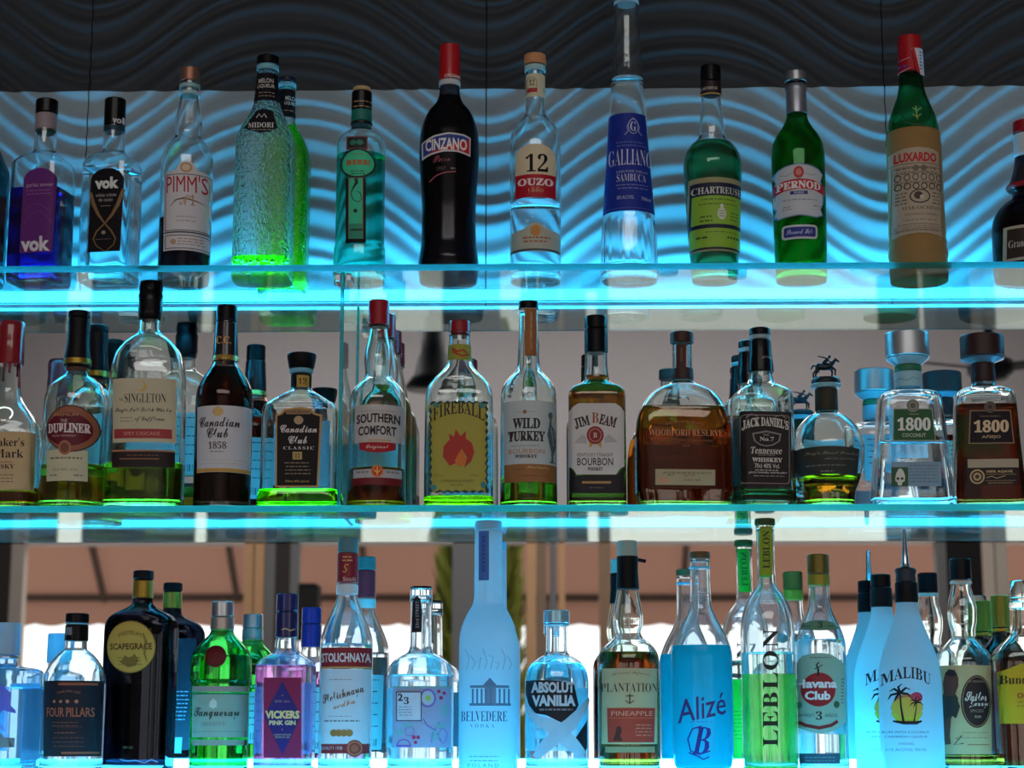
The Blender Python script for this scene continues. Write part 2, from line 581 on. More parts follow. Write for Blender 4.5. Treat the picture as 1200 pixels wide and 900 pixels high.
def led_strip(zt, y0, y1, h, strength, label, tilt=0.0):
    o = empty('led_light_strip', (0, y0, zt), label, 'light strip', 'light strips at the shelf backs')
    w = y1-y0
    bm = bmesh.new(); add_box(bm, (XL, w-0.0012, 0.0004), (XR, w, h+0.001))
    fin('channel', bm, pm((170, 175, 180), 0.4, 0.6), o, smooth=False)
    bm = bmesh.new()
    add_box(bm, (XL, 0.0, 0.0004), (XR, w-0.0014, h), bev=min(0.0012, h*0.2))
    fin('diffuser', bm, emit(LED_RGB, strength), o, smooth=False)
led_strip(SHELF_TOP[0], YM-0.052, YM-0.006, 0.007, LED_TOP, 'glowing cyan light strip along the foot of the wave wall')
led_strip(SHELF_TOP[1], YM-0.016, YM-0.004, 0.011, LED_MID, 'glowing cyan light strip behind the whisky row')
led_strip(SHELF_TOP[2], YM-0.020, YM-0.004, 0.014, LED_LOW, 'glowing cyan light strip behind the gin and vodka row')

o = empty('light_box', (0, YF-0.07, SHELF_TOP[2]-TH-0.034), 'glowing light box under the lowest glass shelf', 'light box')
bm = bmesh.new(); add_box(bm, (XL, 0, 0), (XR, 0.268, 0.028), bev=0.002); fin('housing', bm, pm((150, 154, 160), 0.5), o, smooth=False)
bm = bmesh.new(); add_box(bm, (XL+0.01, 0.004, 0.0282), (XR-0.01, 0.264, 0.0335)); fin('diffuser', bm, emit(LED_RGB, LED_BOX), o, smooth=False)
# upright glass fin between the upper two shelves with its clamp
xf = U(399.0, 450, YF).x
o = empty('glass_fin', (xf, YF, SHELF_TOP[1]), 'upright glass support between the top and middle shelves', 'shelf support')
bm = bmesh.new(); add_box(bm, (-0.0027, 0.004, 0.0005), (0.0027, 0.186, zs1-TH-SHELF_TOP[1]-0.0005), bev=0.0006)
bm.faces.ensure_lookup_table()
for f in bm.faces: f.material_index = 1 if abs(f.normal.x) < 0.5 else 0
fin('glass_pane', bm, [glass((0.86, 0.97, 0.98), passes=2, ior=1.5), glass((0.10, 0.72, 0.80), passes=2, ior=1.5, rough=0.2)], o, smooth=False)
bm = bmesh.new()
hz = zs1-TH-SHELF_TOP[1]
add_box(bm, (-0.012, 0.010, hz-0.012), (-0.0035, 0.05, hz-0.0005), bev=0.001)
add_box(bm, (0.0035, 0.010, hz-0.012), (0.012, 0.05, hz-0.0005), bev=0.001)
fin('clamp', bm, pm((190, 195, 200), 0.2, 1.0), o, smooth=False)

# ================================================================== the room in front of the bar (seen in the mirror)
plaster = pm((182, 174, 174), 0.85)
struct(box('floor', (-6, -5.2, -0.1), (6, YM+0.15, 0.0), pm((128, 116, 106), 0.5)))
struct(box('ceiling', (-6, -5.2, 4.3), (6, YM+0.15, 4.4), pm((205, 196, 190), 0.9)))
struct(box('wall_left', (-6.1, -5.2, 0), (-6.0, YM+0.15, 4.3), plaster))
struct(box('wall_right', (6.0, -5.2, 0), (6.1, YM+0.15, 4.3), plaster))
YV = 10.6                                                # where the mirror shows the window wall
YW = 2*YM - YV
zh = V(600, 636, YV).z
struct(box('wall_front', (-6, YW-0.16, zh), (6, YW, 4.3), plaster))

def post(px0, px1, m, name, dep=0.08, ylow=None, Yv=YV):
    a = V(px0, 680, Yv); b = V(px1, 680, Yv)
    lo, hi = min(a.x, b.x), max(a.x, b.x)
    return box(name, (lo, 2*YM-Yv-dep, 0.0), (hi, 2*YM-Yv, zh+0.02), m)
wood = pm((206, 160, 118), 0.6); grey = pm((120, 118, 118), 0.6); greyd = pm((58, 52, 50), 0.7)
n_ = 1
for px0, px1, m in ((-30, 12, greyd), (12, 27, pm((190, 176, 166), 0.6)), (286, 296, wood), (298, 309, wood), (310, 322, grey), (340, 350, grey),
                    (530, 560, grey), (617, 628, wood), (629, 640, pm((140, 116, 98), 0.6)), (644, 652, grey), (655, 662, wood), (702, 716, pm((150, 120, 96), 0.6)),
                    (1098, 1110, grey), (1152, 1166, pm((214, 196, 180), 0.6)), (1168, 1182, pm((205, 190, 176), 0.6))):
    struct(post(px0, px1, m, 'trim_%d' % n_)); n_ += 1
struct(post(322, 340, greyd, 'door_1', dep=0.04)); struct(post(1110, 1152, pm((30, 26, 26), 0.6), 'door_2', dep=0.04))
for o in [x for x in COL.objects if x.name in ('door_1', 'door_2')]: pass

for k, (px0, px1) in enumerate(((-150, 58), (88, 222), (236, 420), (515, 585), (610, 690), (1045, 1095))):  # unseen low wall pieces, added to break up the bright reflection under the shelf
    a = V(px0, 680, YV); b = V(px1, 680, YV)
    struct(box('trim_%d' % (n_+k), (min(a.x, b.x), YW-0.14, 0.0), (max(a.x, b.x), YW-0.10, 1.12), pm((120, 104, 92), 0.8)))
# loudspeaker seen beside the grey frame
a = V(352, 685, 9.6); b = V(373, 752, 9.6)
o = empty('loudspeaker', ((a.x+b.x)/2, a.y, b.z), 'black box loudspeaker on a stand, reflected beside the blue cap', 'loudspeaker')
w_, h_ = abs(b.x-a.x)/2, a.z-b.z
bm = bmesh.new(); add_box(bm, (-w_, -0.1, 0), (w_, 0.1, h_), bev=0.01); fin('cabinet', bm, pm((24, 22, 22), 0.6), o, smooth=False)
bm = bmesh.new(); add_rings(bm, lathe_rings([(-b.z+0.0, 0.16), (-b.z+0.02, 0.16), (-b.z+0.04, 0.02), (-0.001, 0.02)])); fin('stand', bm, pm((20, 20, 20), 0.5), o)
bm = bmesh.new(); add_box(bm, (-w_*0.85, 0.1, h_*0.08), (w_*0.85, 0.112, h_*0.92)); fin('grille', bm, pm((38, 36, 36), 0.8, bump=0.6), o, smooth=False)

# ground outside, parasols, trees
struct(box('ground', (-16, -17.5, -0.12), (16, -5.2, -0.02), pm((222, 214, 202), 0.9)))
def awning(px0, px1, label, ribs, Yn=13.5, Yf=14.2, py_n=592, py_f=697, py_v=731):
    n0, n1 = V(px0, py_n, Yn), V(px1, py_n, Yn); f0, f1 = V(px0, py_f, Yf), V(px1, py_f, Yf)
    xa, xb = min(f0.x, f1.x), max(f0.x, f1.x)
    o = empty('awning', ((xa+xb)/2, f0.y, f0.z), label, 'awning', 'canvas awnings over the terrace')
    hw = (xb-xa)/2; dy = n0.y-f0.y; dz = n0.z-f0.z; hv = f0.z-V(px0, py_v, Yf).z
    fab, ntf, of = newmat('canvas')
    d = ntf.nodes.new('ShaderNodeBsdfDiffuse'); t = ntf.nodes.new('ShaderNodeBsdfTranslucent')
    for q in (d, t): q.inputs['Color'].default_value = (*lin(CANVAS), 1)
    mx = ntf.nodes.new('ShaderNodeMixShader'); mx.inputs[0].default_value = 0.3
    ntf.links.new(d.outputs[0], mx.inputs[1]); ntf.links.new(t.outputs[0], mx.inputs[2]); ntf.links.new(mx.outputs[0], of.inputs[0])
    bm = bmesh.new()
    N = 14
    g = [[bm.verts.new((-hw+2*hw*i/N, dy*j/6, dz*j/6 - 0.03*math.sin(PI*j/6))) for i in range(N+1)] for j in range(7)]
    for j in range(6):
        for i in range(N): bm.faces.new((g[j][i], g[j][i+1], g[j+1][i+1], g[j+1][i]))
    fin('canopy', bm, fab, o)
    bm = bmesh.new()
    rng = [(-hw+2*hw*i/40) for i in range(41)]
    tp = [bm.verts.new((x, -0.03, -0.002)) for x in rng]; bt = [bm.verts.new((x, -0.04, -hv-0.02*abs(math.sin(i*PI/4)))) for i, x in enumerate(rng)]
    for i in range(40): bm.faces.new((tp[i], tp[i+1], bt[i+1], bt[i]))
    fin('valance', bm, fab, o)
    dk = pm((64, 50, 42), 0.7)
    bm = bmesh.new(); add_box(bm, (-hw, -0.02, -0.05), (hw, 0.03, 0.0), bev=0.006); fin('front_bar', bm, dk, o, smooth=False)
    for px in ribs:
        q = V(px, py_f, Yf).x - (xa+xb)/2
        bm = bmesh.new()
        add_rings(bm, [[(q+sx*0.022, -0.01, -0.04+sz*0.02) for sx, sz in ((-1,-1),(1,-1),(1,1),(-1,1))], [(q+sx*0.022, dy, dz-0.07+sz*0.02) for sx, sz in ((-1,-1),(1,-1),(1,1),(-1,1))]])
        fin('rafter', bm, dk, o, smooth=False, recalc=True)
    for sx in (-1, 1):
        bm = bmesh.new(); add_rings(bm, lathe_rings([(-f0.z-0.02, 0.045), (-0.051, 0.045)], 14, sx*(hw-0.06), 0.0)); fin('post', bm, pm((120, 96, 80), 0.6), o)
CANVAS = (150, 112, 98)
awning(-70, 302, 'peach canvas awning farthest left in the mirror', (122, 278))
awning(302.6, 631.5, 'peach canvas awning reflected behind the red-capped vodka', (430,))
awning(632, 1107.5, 'wide peach canvas awning reflected right of centre', (800,))
awning(1108, 1330, 'peach canvas awning reflected at the right edge', (1230,))
def tree(px, Yv, w, h, label):
    c_ = V(px, 700, Yv)
    o = empty('cypress_tree', (c_.x, c_.y, -0.02), label, 'tree', 'cypresses outside')
    rr = random.Random(px)
    bm = bmesh.new()
    for k in range(9000):
        z = 0.25 + (h-0.25)*rr.random()
        f = (z-0.25)/(h-0.25); R_ = w*min(1.0, 0.5+3*f)*(1-f*0.85)**0.6
        a_ = rr.random()*2*PI; r = R_*math.sqrt(rr.uniform(0.3, 1.0)); L = rr.uniform(0.08, 0.2)
        p = Vector((r*math.cos(a_), r*math.sin(a_), z)); t_ = Vector((math.cos(a_)*0.4, math.sin(a_)*0.4, 1)).normalized()*L
        s_ = Vector((-math.sin(a_), math.cos(a_), rr.uniform(-0.5, 0.5)))*0.04
        bm.faces.new([bm.verts.new(q) for q in (p-s_, p+s_, p+t_)])
    fin('foliage', bm, pm((126, 134, 44), 0.8), o, smooth=False)
    bm = bmesh.new(); add_rings(bm, lathe_rings([(0.0, 0.10), (0.5, 0.08), (h*0.9, 0.02)], 10)); fin('trunk', bm, pm((70, 52, 38), 0.9), o)
tree(561, 11.22, 0.33, 4.6, 'dark green cypress reflected on both sides of the frosted bottle')

# lamps that hang in the room
def pendant(px, py0, py1, Yv, prof, label, m):
    a = V(px, py0, Yv); b = V(px, py1, Yv)
    o = empty('pendant_lamp', (a.x, a.y, b.z), label, 'lamp')
    h = a.z-b.z; k = h/(py1-py0)
    bm = bmesh.new(); add_rings(bm, lathe_rings([((py1-y)*k, r*k) for y, r in prof][::-1])); s_ = fin('lamp_shade', bm, m, o)
    bm = bmesh.new(); add_rings(bm, lathe_rings([(h+0.001, 0.008), (4.3-b.z-0.03, 0.008), (4.3-b.z-0.028, 0.05), (4.3-b.z, 0.05)], 12)); fin('cord', bm, pm((40, 40, 42), 0.6), o)
    return o, k
o, k = pendant(508, 370, 456, 7.4, [(370, 13), (412, 14), (420, 17), (440, 22), (456, 34)], 'grey bell-shaped pendant lamp reflected behind the red-capped bottles', pm((52, 52, 54), 0.5, 0.3))
bm = bmesh.new(); add_box(bm, (0, -0.01, 0.05), (0.07, 0.01, 0.065), bev=0.003); fin('switch_lever', bm, pm((50, 50, 52), 0.5), o, smooth=False)
# ceiling fan at the right
a = V(1160, 432, 7.4)
o = empty('ceiling_fan', (a.x, a.y, a.z), 'dark ceiling fan reflected beside the brown-stoppered tequila', 'fan')
fm = pm((52, 54, 58), 0.5)
bm = bmesh.new(); add_rings(bm, lathe_rings([(-0.05, 0.06), (-0.02, 0.09), (0.03, 0.09), (0.05, 0.05)])); fin('motor', bm, fm, o)
bm = bmesh.new(); add_rings(bm, lathe_rings([(0.049, 0.018), (4.3-a.z-0.03, 0.018), (4.3-a.z, 0.06)], 14)); fin('down_rod', bm, fm, o)
for k in range(3):
    bm = bmesh.new(); add_box(bm, (0.07, -0.035, -0.006), (0.34, 0.035, 0.004), bev=0.003)
    bmesh.ops.rotate(bm, verts=bm.verts[:], cent=(0, 0, 0), matrix=Matrix.Rotation(math.radians(35+120*k), 3, 'Z') @ Matrix.Rotation(math.radians(14), 3, 'X'))
    fin('blade', bm, fm, o, smooth=False)

# ================================================================== bottles
G0 = glass((0.93, 0.985, 0.985), bump=0.10, bscale=28); G1 = glass((0.86, 0.97, 0.94), bump=0.10, bscale=28)
GB = glow_film(glass((0.90, 0.98, 1.0), bump=0.12, bscale=27), 0.045)
BLK = pm((9, 8, 11), 0.35, coat=0.1); BLKM = pm((14, 13, 15), 0.5); NAVYB = pm((16, 22, 44), 0.3, coat=0.4)
SIL = pm((176, 178, 182), 0.28, 0.9); REDC = pm((176, 14, 24), 0.3, coat=0.5)
WHT = (222, 220, 222); CRM = (214, 200, 168); INK = (26, 22, 26)
def back_label(b, x0, y0, x1, y1, rgb=(226, 226, 226), ink=(60, 64, 70), rows=5):
    b.stick('back_label', R(x0, y0, x1, y1, 2), milk(rgb, 0.5, 0.6), [(micro(x0+4, x1-4, y0+6, rows, (y1-y0-22)/rows, 1.2, seed=int(x0)), ink),
            (join(*[R(x0+6+k*3.0, y1-14, x0+6+k*3.0+(0.8 if k % 3 else 1.6), y1-5) for k in range(int((x1-x0-14)/3))]), ink)], back=True)

# ---------------------------------------------------------------- top shelf
b = Bottle('liqueur_bottle', 'dark bottle cut off by the left edge of the top shelf', 0, -24, [(60,12),(120,12),(160,14),(185,24),(205,32),(330,32)], gl=glass((0.03,0.12,0.16)))
b.turn('cap', [(50,13),(84,13)], BLK)
b.stick('front_label', R(-52,225,4,300,2), (60,50,60))

b = Bottle('liqueur_bottle', 'square bottle of violet liqueur with purple arched label, leftmost whole on top shelf', 0, 49, [(137,12),(178,13.5),(182,17),(188,25),(197,30),(320,30.5)], n=7, d=0.95, sq=(178,200), rot=-11, gl=G0)
b.liquid(226, (0.02,0.005,0.22))
b.turn('cap', [(118,13),(134,13)], BLK, ribs=1); b.turn('neck_ring', [(134.5,12.6),(154,12.4)], pm((150,134,140),0.5)); b.turn('cork', [(154.5,11),(157,11)], pm((40,80,70),0.5))
arch = lambda x0,x1,y0,yb,xb0,xb1: Pg(*([(xb0,yb)]+[((x0+x1)/2-(x1-x0)/2*math.cos(PI*k/12), y0+14-14*math.sin(PI*k/12)) for k in range(13)]+[(xb1,yb)]))
b.stick('front_label', arch(27,66,197,296,22,61), (96,32,112), [(T('parfait amour',47,217.5,6,32),(196,160,190)), (micro(30,62,223,2,4,0.8,2),(150,100,160)), (T('vok',41.5,286,18,35,bold=0.04),(216,206,214)), (Ln([(28+k*3,262-14*math.sin(k*0.28)) for k in range(12)],0.7),(126,60,140)), (Ln([(27+k*3,248-9*math.sin(k*0.3)) for k in range(12)],0.7),(126,60,140))])

b = Bottle('liqueur_bottle', 'square clear bottle with black arched hourglass label, second whole on top shelf', 0, 130, [(137,11.5),(178,13.5),(182,17),(188,25),(197,29),(320,29.5)], n=7, d=0.95, sq=(178,200), rot=-10, gl=G0)
b.liquid(200, (0.9,0.97,1.0))
b.turn('cap', [(117,12.5),(149,12.5)], BLK); b.turn('neck_ring', [(149.5,12.6),(156,12.4)], pm((30,60,70),0.4))
b.stick('cap_print', None, WHT, [(T('vok',139,140.5,8,13,bold=0.03),(206,206,210))], over=1.2)
b.stick('front_label', arch(106,145.5,197,295,102,141), (22,16,22), [(T('vok',125.5,214.5,14,29,bold=0.05),(214,212,214)), (T('white crème',124.5,228.5,4.5,25),(168,160,160)), (T('de cacao',124,234,4.5,17),(168,160,160)), (R(118,241,130,241.8),(130,120,110)),
   (Ln([(106,225),(109,238),(115,251),(123,262),(131,271),(136,280),(134,287),(124,295)],[3,4.5,3.5,1.6,2,1.6,1.2,.8]),(126,96,62)), (Ln([(145,222),(139,240),(132,252),(123,262),(113,271),(109,280),(113,288),(123,295)],[3,4.5,3.5,1.6,2,1.6,1.2,.8]),(126,96,62)), (T('♣',121.5,272,5,6),(170,150,130)) if False else (E(121.5,272.5,2.6,2.2),(150,134,116)), (micro(112,131,280,1,3,.8,4),(110,96,90))])

b = Bottle('liqueur_bottle', 'tall bottle with copper screw cap, white label with red lettering', 0, 217.5, [(90,10.5),(112,10.5),(120,11.5),(135,14.5),(148,16.3),(156,15.6),(161,15.8),(168,21),(178,27.5),(190,30.3),(330,30)], gl=G0)
b.liquid(259, (0.012,0.003,0.004))
b.turn('cap', [(81,12),(97,12)], pm((150,104,88),0.35,0.6), ribs=1); b.turn('neck_ring', [(100,12.4),(105,12.4)], pm((140,176,180),0.3)); b.turn('neck_ring', [(108,11.8),(113,12.8)], pm((170,196,204),0.3))
lab = Pg((190,293),(191,203),(196,200),(206,198.5),(209,193),(214,189),(219,188),(224,189.5),(228,193),(231,198.5),(240,200),(246,203.5),(246.5,293))
b.stick('front_label', lab, (208,202,206), [(T("PIMM'S",217.5,215,20,46),(176,26,44)), (E(218,196,7,6),(186,146,110)), (E(218,196,4.5,3.8),(214,190,160),2), (Ln([(199,241),(206,234),(216,232),(230,235),(239,238)],[.5,1.4,1.8,1.2,.4]),(90,70,50)), (T('Nº1',219,234,13,17,f='sc',bold=0.012),(176,136,100)),
   (ringshape(R(192.5,203.5,244.5,270,1),0.9),(70,70,84)), (R(191,271,246,272.6),(60,60,72)), (ringshape(R(192.5,275,244.5,291,1),0.9),(70,70,84)), (E(203,283,3.4),(190,150,120)), (micro(208,238,279,3,3.2,1.0,5),(160,120,100)), (micro(205,230,253,2,5,.8,6),(150,130,130))])
back_label(b, 196,210,240,290)

MID = dict(n=4, d=0.86, sq=(132,165))
b = Bottle('melon_liqueur_bottle', 'pebbled square bottle nearly empty of green liqueur, black trapezoid label', 0, 309.5, [(80,11.5),(118,14.5),(128,17.5),(142,24),(156,30),(168,33.6),(185,34),(300,34.5),(322,35)], c=0.072, gl=glass((0.88,0.97,0.93),bump=1.0,bscale=190), base=17, **MID)
b.liquid(306, (0.10,0.80,0.0))
b.turn('cap', [(67,13),(77,13.4)], BLK); b.turn('neck_ring', [(77.5,13.2),(84,13.4)], pm((120,180,196),0.3))
b.stick('neck_label', R(296,85,331,118), (22,20,28), [(T('MELON',311.5,94.5,5.5,17,bold=.02),(190,186,180)), (T('LIQUEUR',311.5,101,5,20,bold=.02),(190,186,180)), (micro(302,322,108,2,4,.9,7),(160,140,110))], over=0.4)
b.stick('shoulder_label', Pg((286,151),(300.5,128),(309,126.5),(318.5,128),(326,151),(316,156),(306,157),(296,155)), (24,22,28), [(T('MIDORI',306,147,6.5,30,f='sb'),(206,204,204)), (Ln([(301,139),(304,134),(307,138.5),(310,134),(313,139)],1.2),(190,190,190)), (micro(292,321,152,1,3,1,8),(150,146,140))])
b = Bottle('melon_liqueur_bottle', 'full bright green liqueur bottle half hidden behind the pebbled square bottle', 0, 333, [(99,9.5),(136,10.5),(150,13),(165,22),(178,27.5),(190,29.5),(322,29)], c=0.146, gl=glass((0.88,0.97,0.93),bump=0.8,bscale=190), **MID)
b.liquid(149, (0.05,0.62,0.0))
b.turn('cap', [(92,10.4),(98,10.6)], NAVYB); b.turn('neck_ring', [(98.4,10.8),(103.5,11)], pm((120,180,196),0.3))
b.stick('neck_label', R(325,104,348,137), (22,20,28), [(T('MELON',341,115,5,13,bold=.02),(190,186,180)), (T('LIQUEUR',341,121,4.5,15,bold=.02),(190,186,180)), (micro(332,346,129,1,4,.9,7),(160,140,110))], over=0.4)

b = Bottle('absinthe_bottle', 'teal green spirit bottle with round emblem above a narrow framed panel', 0, 422, [(112,11),(150,12),(154,14.5),(158,21),(164,27),(172,28.6),(286,28.6),(294,30),(322,30.5)], gl=G0)
b.liquid(184, (0.01,0.50,0.34))
b.turn('stopper', [(103,10.5),(108,11)], pm((190,160,116),0.6)); b.turn('capsule', [(108.5,12),(130,12.2)], BLK); b.turn('neck_ring', [(130.5,12.2),(144,12.6)], pm((30,112,100),0.4)); b.turn('neck_ring', [(144.5,13),(147.5,13)], BLK)
b.stick('cap_print', None, WHT, [(micro(414,436,118,2,6,1.2,3),(176,140,90))], over=1.2)
b.stick('emblem_label', R(406,159.5,430.5,175), (36,38,40), [(ringshape(R(406,159.5,430.5,175),1.6),(110,66,56)), (E(414,167,4,3),(40,120,100)), (E(422,167,4,3),(40,120,100))])
b.stick('front_label', E(419,191,21,17.5), (60,196,150), [(ringshape(E(419,191,21,17.5),2.2),(30,40,40)), (micro(405,434,187,1,5,6,11),(160,106,60)), (T('SPIRIT',419,181,3.5,10),(120,110,70)) if False else (micro(411,427,180,1,4,1.2,12),(140,116,70)), (micro(410,428,200,2,3,1,13),(30,60,56))])
b.stick('panel_label', R(405,208,428.5,285), (56,190,146), [(join(R(405,208,408,285),R(425.5,208,428.5,285),R(405,279.5,428.5,285)),(26,26,28)), (ringshape(R(408,208,425.5,279),0.8),(150,90,66)), (Ln([(417,209),(418,214),(414,220),(411,227),(414,234),(420,237),(424,233),(422,226),(418,224)],[4,4,2,1,1,1,1,1,.6]),(26,44,42)), (E(416.5,247,2.4),(24,40,38)), (R(409,262,425,279),(40,140,112)), (R(408.5,268,425,270.5),(36,60,56))])

b = Bottle('vermouth_bottle', 'tall almost black bottle with red cap and red-blue banner label', 0, 526, [(60,10.5),(100,11.5),(112,12.5),(120,15.5),(132,25),(145,31),(160,34.3),(180,35.2),(205,34),(250,31.5),(285,32),(300,34),(308,35),(325,34)], gl=glass((0.14,0.13,0.16), rough=0.16))
b.liquid(114, (0.016,0.004,0.008))
b.turn('cap', [(54,12),(95,12.6)], REDC); b.turn('neck_ring', [(95.5,12.8),(102,13)], pm((190,188,190),0.4))
b.stick('cap_print', None, WHT, [(T('CINZANO',530.5,89,4,19,bold=.02),(226,210,206))], over=1.4)
ban = Pg((493,163),(508,157.5),(526,155),(544,156),(551,158.5),(550.5,180.5),(536,177.5),(520,177.5),(505,180),(493.5,183))
b.stick('front_label', ban, (214,208,212), [(Pg((495,164.5),(509,159.5),(526,157),(543,158),(549.3,160),(549,163),(495.5,180)),(44,62,140)), (Pg((549.2,161),(549,178.2),(536,175.5),(520,175.5),(505,178),(495.3,180.5)),(190,36,40),2), (T('CINZANO',522.5,168.5,14,48,bold=.03),(232,226,228),3)], lvl=0)
b.stick('script_print', None, WHT, [(T('Rosso',517.5,185.5,8,20,f='sc',bold=0.012),(150,74,84)), (T('1757',517,197,4,10),(120,96,96)), (Ln([(503,211),(511,205),(521,202),(534,200.5)],1.3),(170,84,92)), (T('70',531,196.5,4,5),(120,110,110)) if False else (micro(528,534,196,1,3,2,2),(130,120,120))])

b = Bottle('ouzo_bottle', 'clear round bottle with tan cap and big number twelve over red band', 0, 627.5, [(80,11),(114,11),(128,11.5),(137,13.5),(143,19),(152,26),(162,29),(175,29.8),(325,29.5)], gl=G0)
b.liquid(241, (0.92,0.97,1.0))
b.turn('cap', [(65,12.8),(77,13.4)], pm((196,138,96),0.55)); b.turn('neck_ring', [(78,12.6),(85,13)], pm((160,200,206),0.25))
b.stick('neck_label', R(612,86,643,113), (206,196,166), [(T('12',623.5,96.5,7,6,f='sb'),INK), (ringshape(E(623,98,6.5,8),.6),(120,110,100)), (R(618,103,629.5,108),(176,24,40))], over=0.5)
b.stick('front_label', arch(604,651,168,231,604,651), (214,198,166), [(T('12',629,190.5,21,26,f='sb'),(24,22,24)), (R(604,204,651,231),(172,20,42)), (T('OUZO',627.5,213,8.5,41,f='sb',bold=.024),(228,214,212),2), (T('1880',628,223,4.5,17),(206,146,110),2), (micro(622,633,219,1,3,.8,4),(206,130,110),2)])
b.stick('lower_label', Pg((598.2,270),(612,268),(618,265),(622,261.5),(627.5,260),(633,261.5),(637,265),(643,268),(657,270),(657,294),(598.2,294)), (176,176,160), [(E(627.5,270,6,6.5),(196,130,56)), (micro(610,645,277,1,5,2.2,8),(170,100,70)), (micro(612,643,281.5,1,5,2,9),(170,100,70)), (R(598.5,291,656.5,293.5),(70,80,84))])

b = Bottle('sambuca_bottle', 'very tall fluted tapering bottle with blue label, cut by the top of the photo', 0, 737, [(-30,12.5),(0,14),(60,16.7),(103,19.3),(127,21.5),(200,26.5),(246,30.2),(300,32.5),(325,32.8)], c=0.085, gl=G0, flute=(262,400,18,0.022), thick=3.2)
b.liquid(93, (0.95,0.98,1.0))
b.turn('cap', [(-95,9),(-88,13),(-30,13.5)], pm((200,196,190),0.4)); b.turn('neck_ring', [(2,14.9),(6,15.1)], pm((190,196,200),0.3))
b.stick('front_label', Pg((712,131),(757,131),(768,248),(705.5,248)), (24,44,142), [(T('GALLIANO',739,184,19,50,f='sb',bold=-0.012),(206,206,222)), (T('SAMBUCA',740,208,9,34,f='sb',bold=-0.012),(200,200,220)), (T('LIQUORE DELLA',741,201,3.2,36),(170,176,210)), (T('G',742,148,11,7,f='sb'),(190,196,220)), (ringshape(E(742,148,6,9),0.8),(160,170,210)), (Ln([(732,158),(736,154),(735,148),(738,142),(742,138)],1.4),(130,140,190)), (Ln([(752,158),(748,154),(749,148),(746,142),(742,138)],1.4),(130,140,190)), (micro(722,757,166,2,4,.8,2),(110,122,180)), (micro(722,760,216,2,4,.9,3),(130,140,190)), (T('38% ALC/VOL',733,231,4,20),(190,196,220)), (T('700ml',757,232,4,11),(190,196,220)), (R(707,243,766,244),(70,86,170))])

b = Bottle('herbal_liqueur_bottle', 'green liqueur bottle with lime label under a navy banner', 0, 836, [(85,10.5),(115,11.5),(135,13),(152,15.3),(160,15.4),(164,18),(172,26),(182,32),(196,34.4),(230,32.8),(280,30.4),(325,27)], gl=G0, rot=8)
b.liquid(170, (0.03,0.20,0.06))
b.turn('cap', [(78,12),(97,12.3)], BLK, ribs=1); b.turn('capsule', [(97.5,12.4),(112.5,12.6)], pm((40,24,28),0.4))
b.stick('cap_print', None, WHT, [(T('CHARTREUSE',830,103.5,3.2,21,f='sb'),(200,190,180)), (R(815,109,846,110.4),(190,150,60))], over=1.6)
b.stick('front_label', R(811,208,872,293), (156,150,110), [(R(812.5,214,872,291),(26,30,58)), (T('CHARTREUSE',843,222.5,8,58,f='sb'),(208,208,200),2), (R(814.5,229,872,262),(140,178,54),2), (R(813.5,267,872,289),(140,178,54),2), (micro(822,866,232.5,1,3,1.4,2),(90,110,50),3), (micro(818,866,238,1,3,1.2,4),(90,110,50),3), (E(846,250,5.2,7),(214,216,200),3), (E(846,241,2.2,2.6),(214,216,200),3), (join(*[R(842.5,246.5+k*3,849.5,247.3+k*3) for k in range(3)]),(120,140,80),4), (micro(822,836,252.5,2,5,1.6,5),(70,84,40),3), (micro(856,868,248,3,4,1.2,6),(90,110,50),3), (micro(818,830,276.5,1,4,2.2,7),(60,76,40),3), (micro(852,868,276.5,1,4,2.2,8),(60,76,40),3), (micro(826,864,271,1,4,1,9),(90,110,50),3)])

b = Bottle('pastis_bottle', 'dark green wine-shaped bottle with silver neck and red banner across white label', 0, 937, [(92,11),(134,12.2),(140,13),(150,18),(161,25.5),(172,30),(186,31.3),(325,30)], gl=glass((0.012,0.20,0.02)))
b.liquid(150, (0.2,0.6,0.12))
b.turn('cap', [(85,12.6),(97,13.2)], SIL, ribs=1); b.turn('neck_ring', [(97.4,12.4),(99.6,12.4)], BLK); b.turn('capsule', [(100,12.4),(106,13),(109,12.2),(135,12.6)], pm((150,152,162),0.3,0.75))
lab = Pg((908,201),(914,196),(922,193),(936,191),(951,193),(960,196),(966,201),(963,210),(967,222),(966,236),(963,244),(966,250),(958,254),(936,252),(914,254.5),(910,250),(912,243),(908,236),(907,222),(911,210))
b.stick('front_label', lab, (196,198,204), [(ringshape(lab,1.2),(110,130,180)), (Pg((906,215),(920,210.5),(937,209),(954,210.5),(967.5,215),(967.5,226),(954,222),(937,221),(920,222.5),(906,227)),(184,26,46),2), (T('PERNOD',937,217.5,9,50,arch=1.5,f='sb',bold=.024),(232,224,224),3), (R(926.5,223.5,946.5,227.5),(40,56,130),2), (T('PARIS',936.5,225.5,2.6,11,bold=.02),(200,204,214),3), (E(936,201.5,6,7),(180,50,60),2), (E(936,201.5,3.4,4),(206,120,110),3), (micro(916,958,233,1,3,1,4),(120,126,150),2), (micro(918,928,241,2,3,1,5),(110,116,140),2), (micro(953,961,240,1,3,1,5),(110,116,140),2), (Ln([(915,203),(922,205),(928,203)],.8),(140,146,170),2), (Ln([(944,203),(950,205),(957,203)],.8),(140,146,170),2)])
b.stick('lower_label', R(917.5,263,958.5,279.5,4), (200,202,206), [(R(920,265.5,956,277,2),(38,48,130)), (T('Pernod Fils',938,271,6,31,f='sc',bold=0.012),(176,182,214),2)])

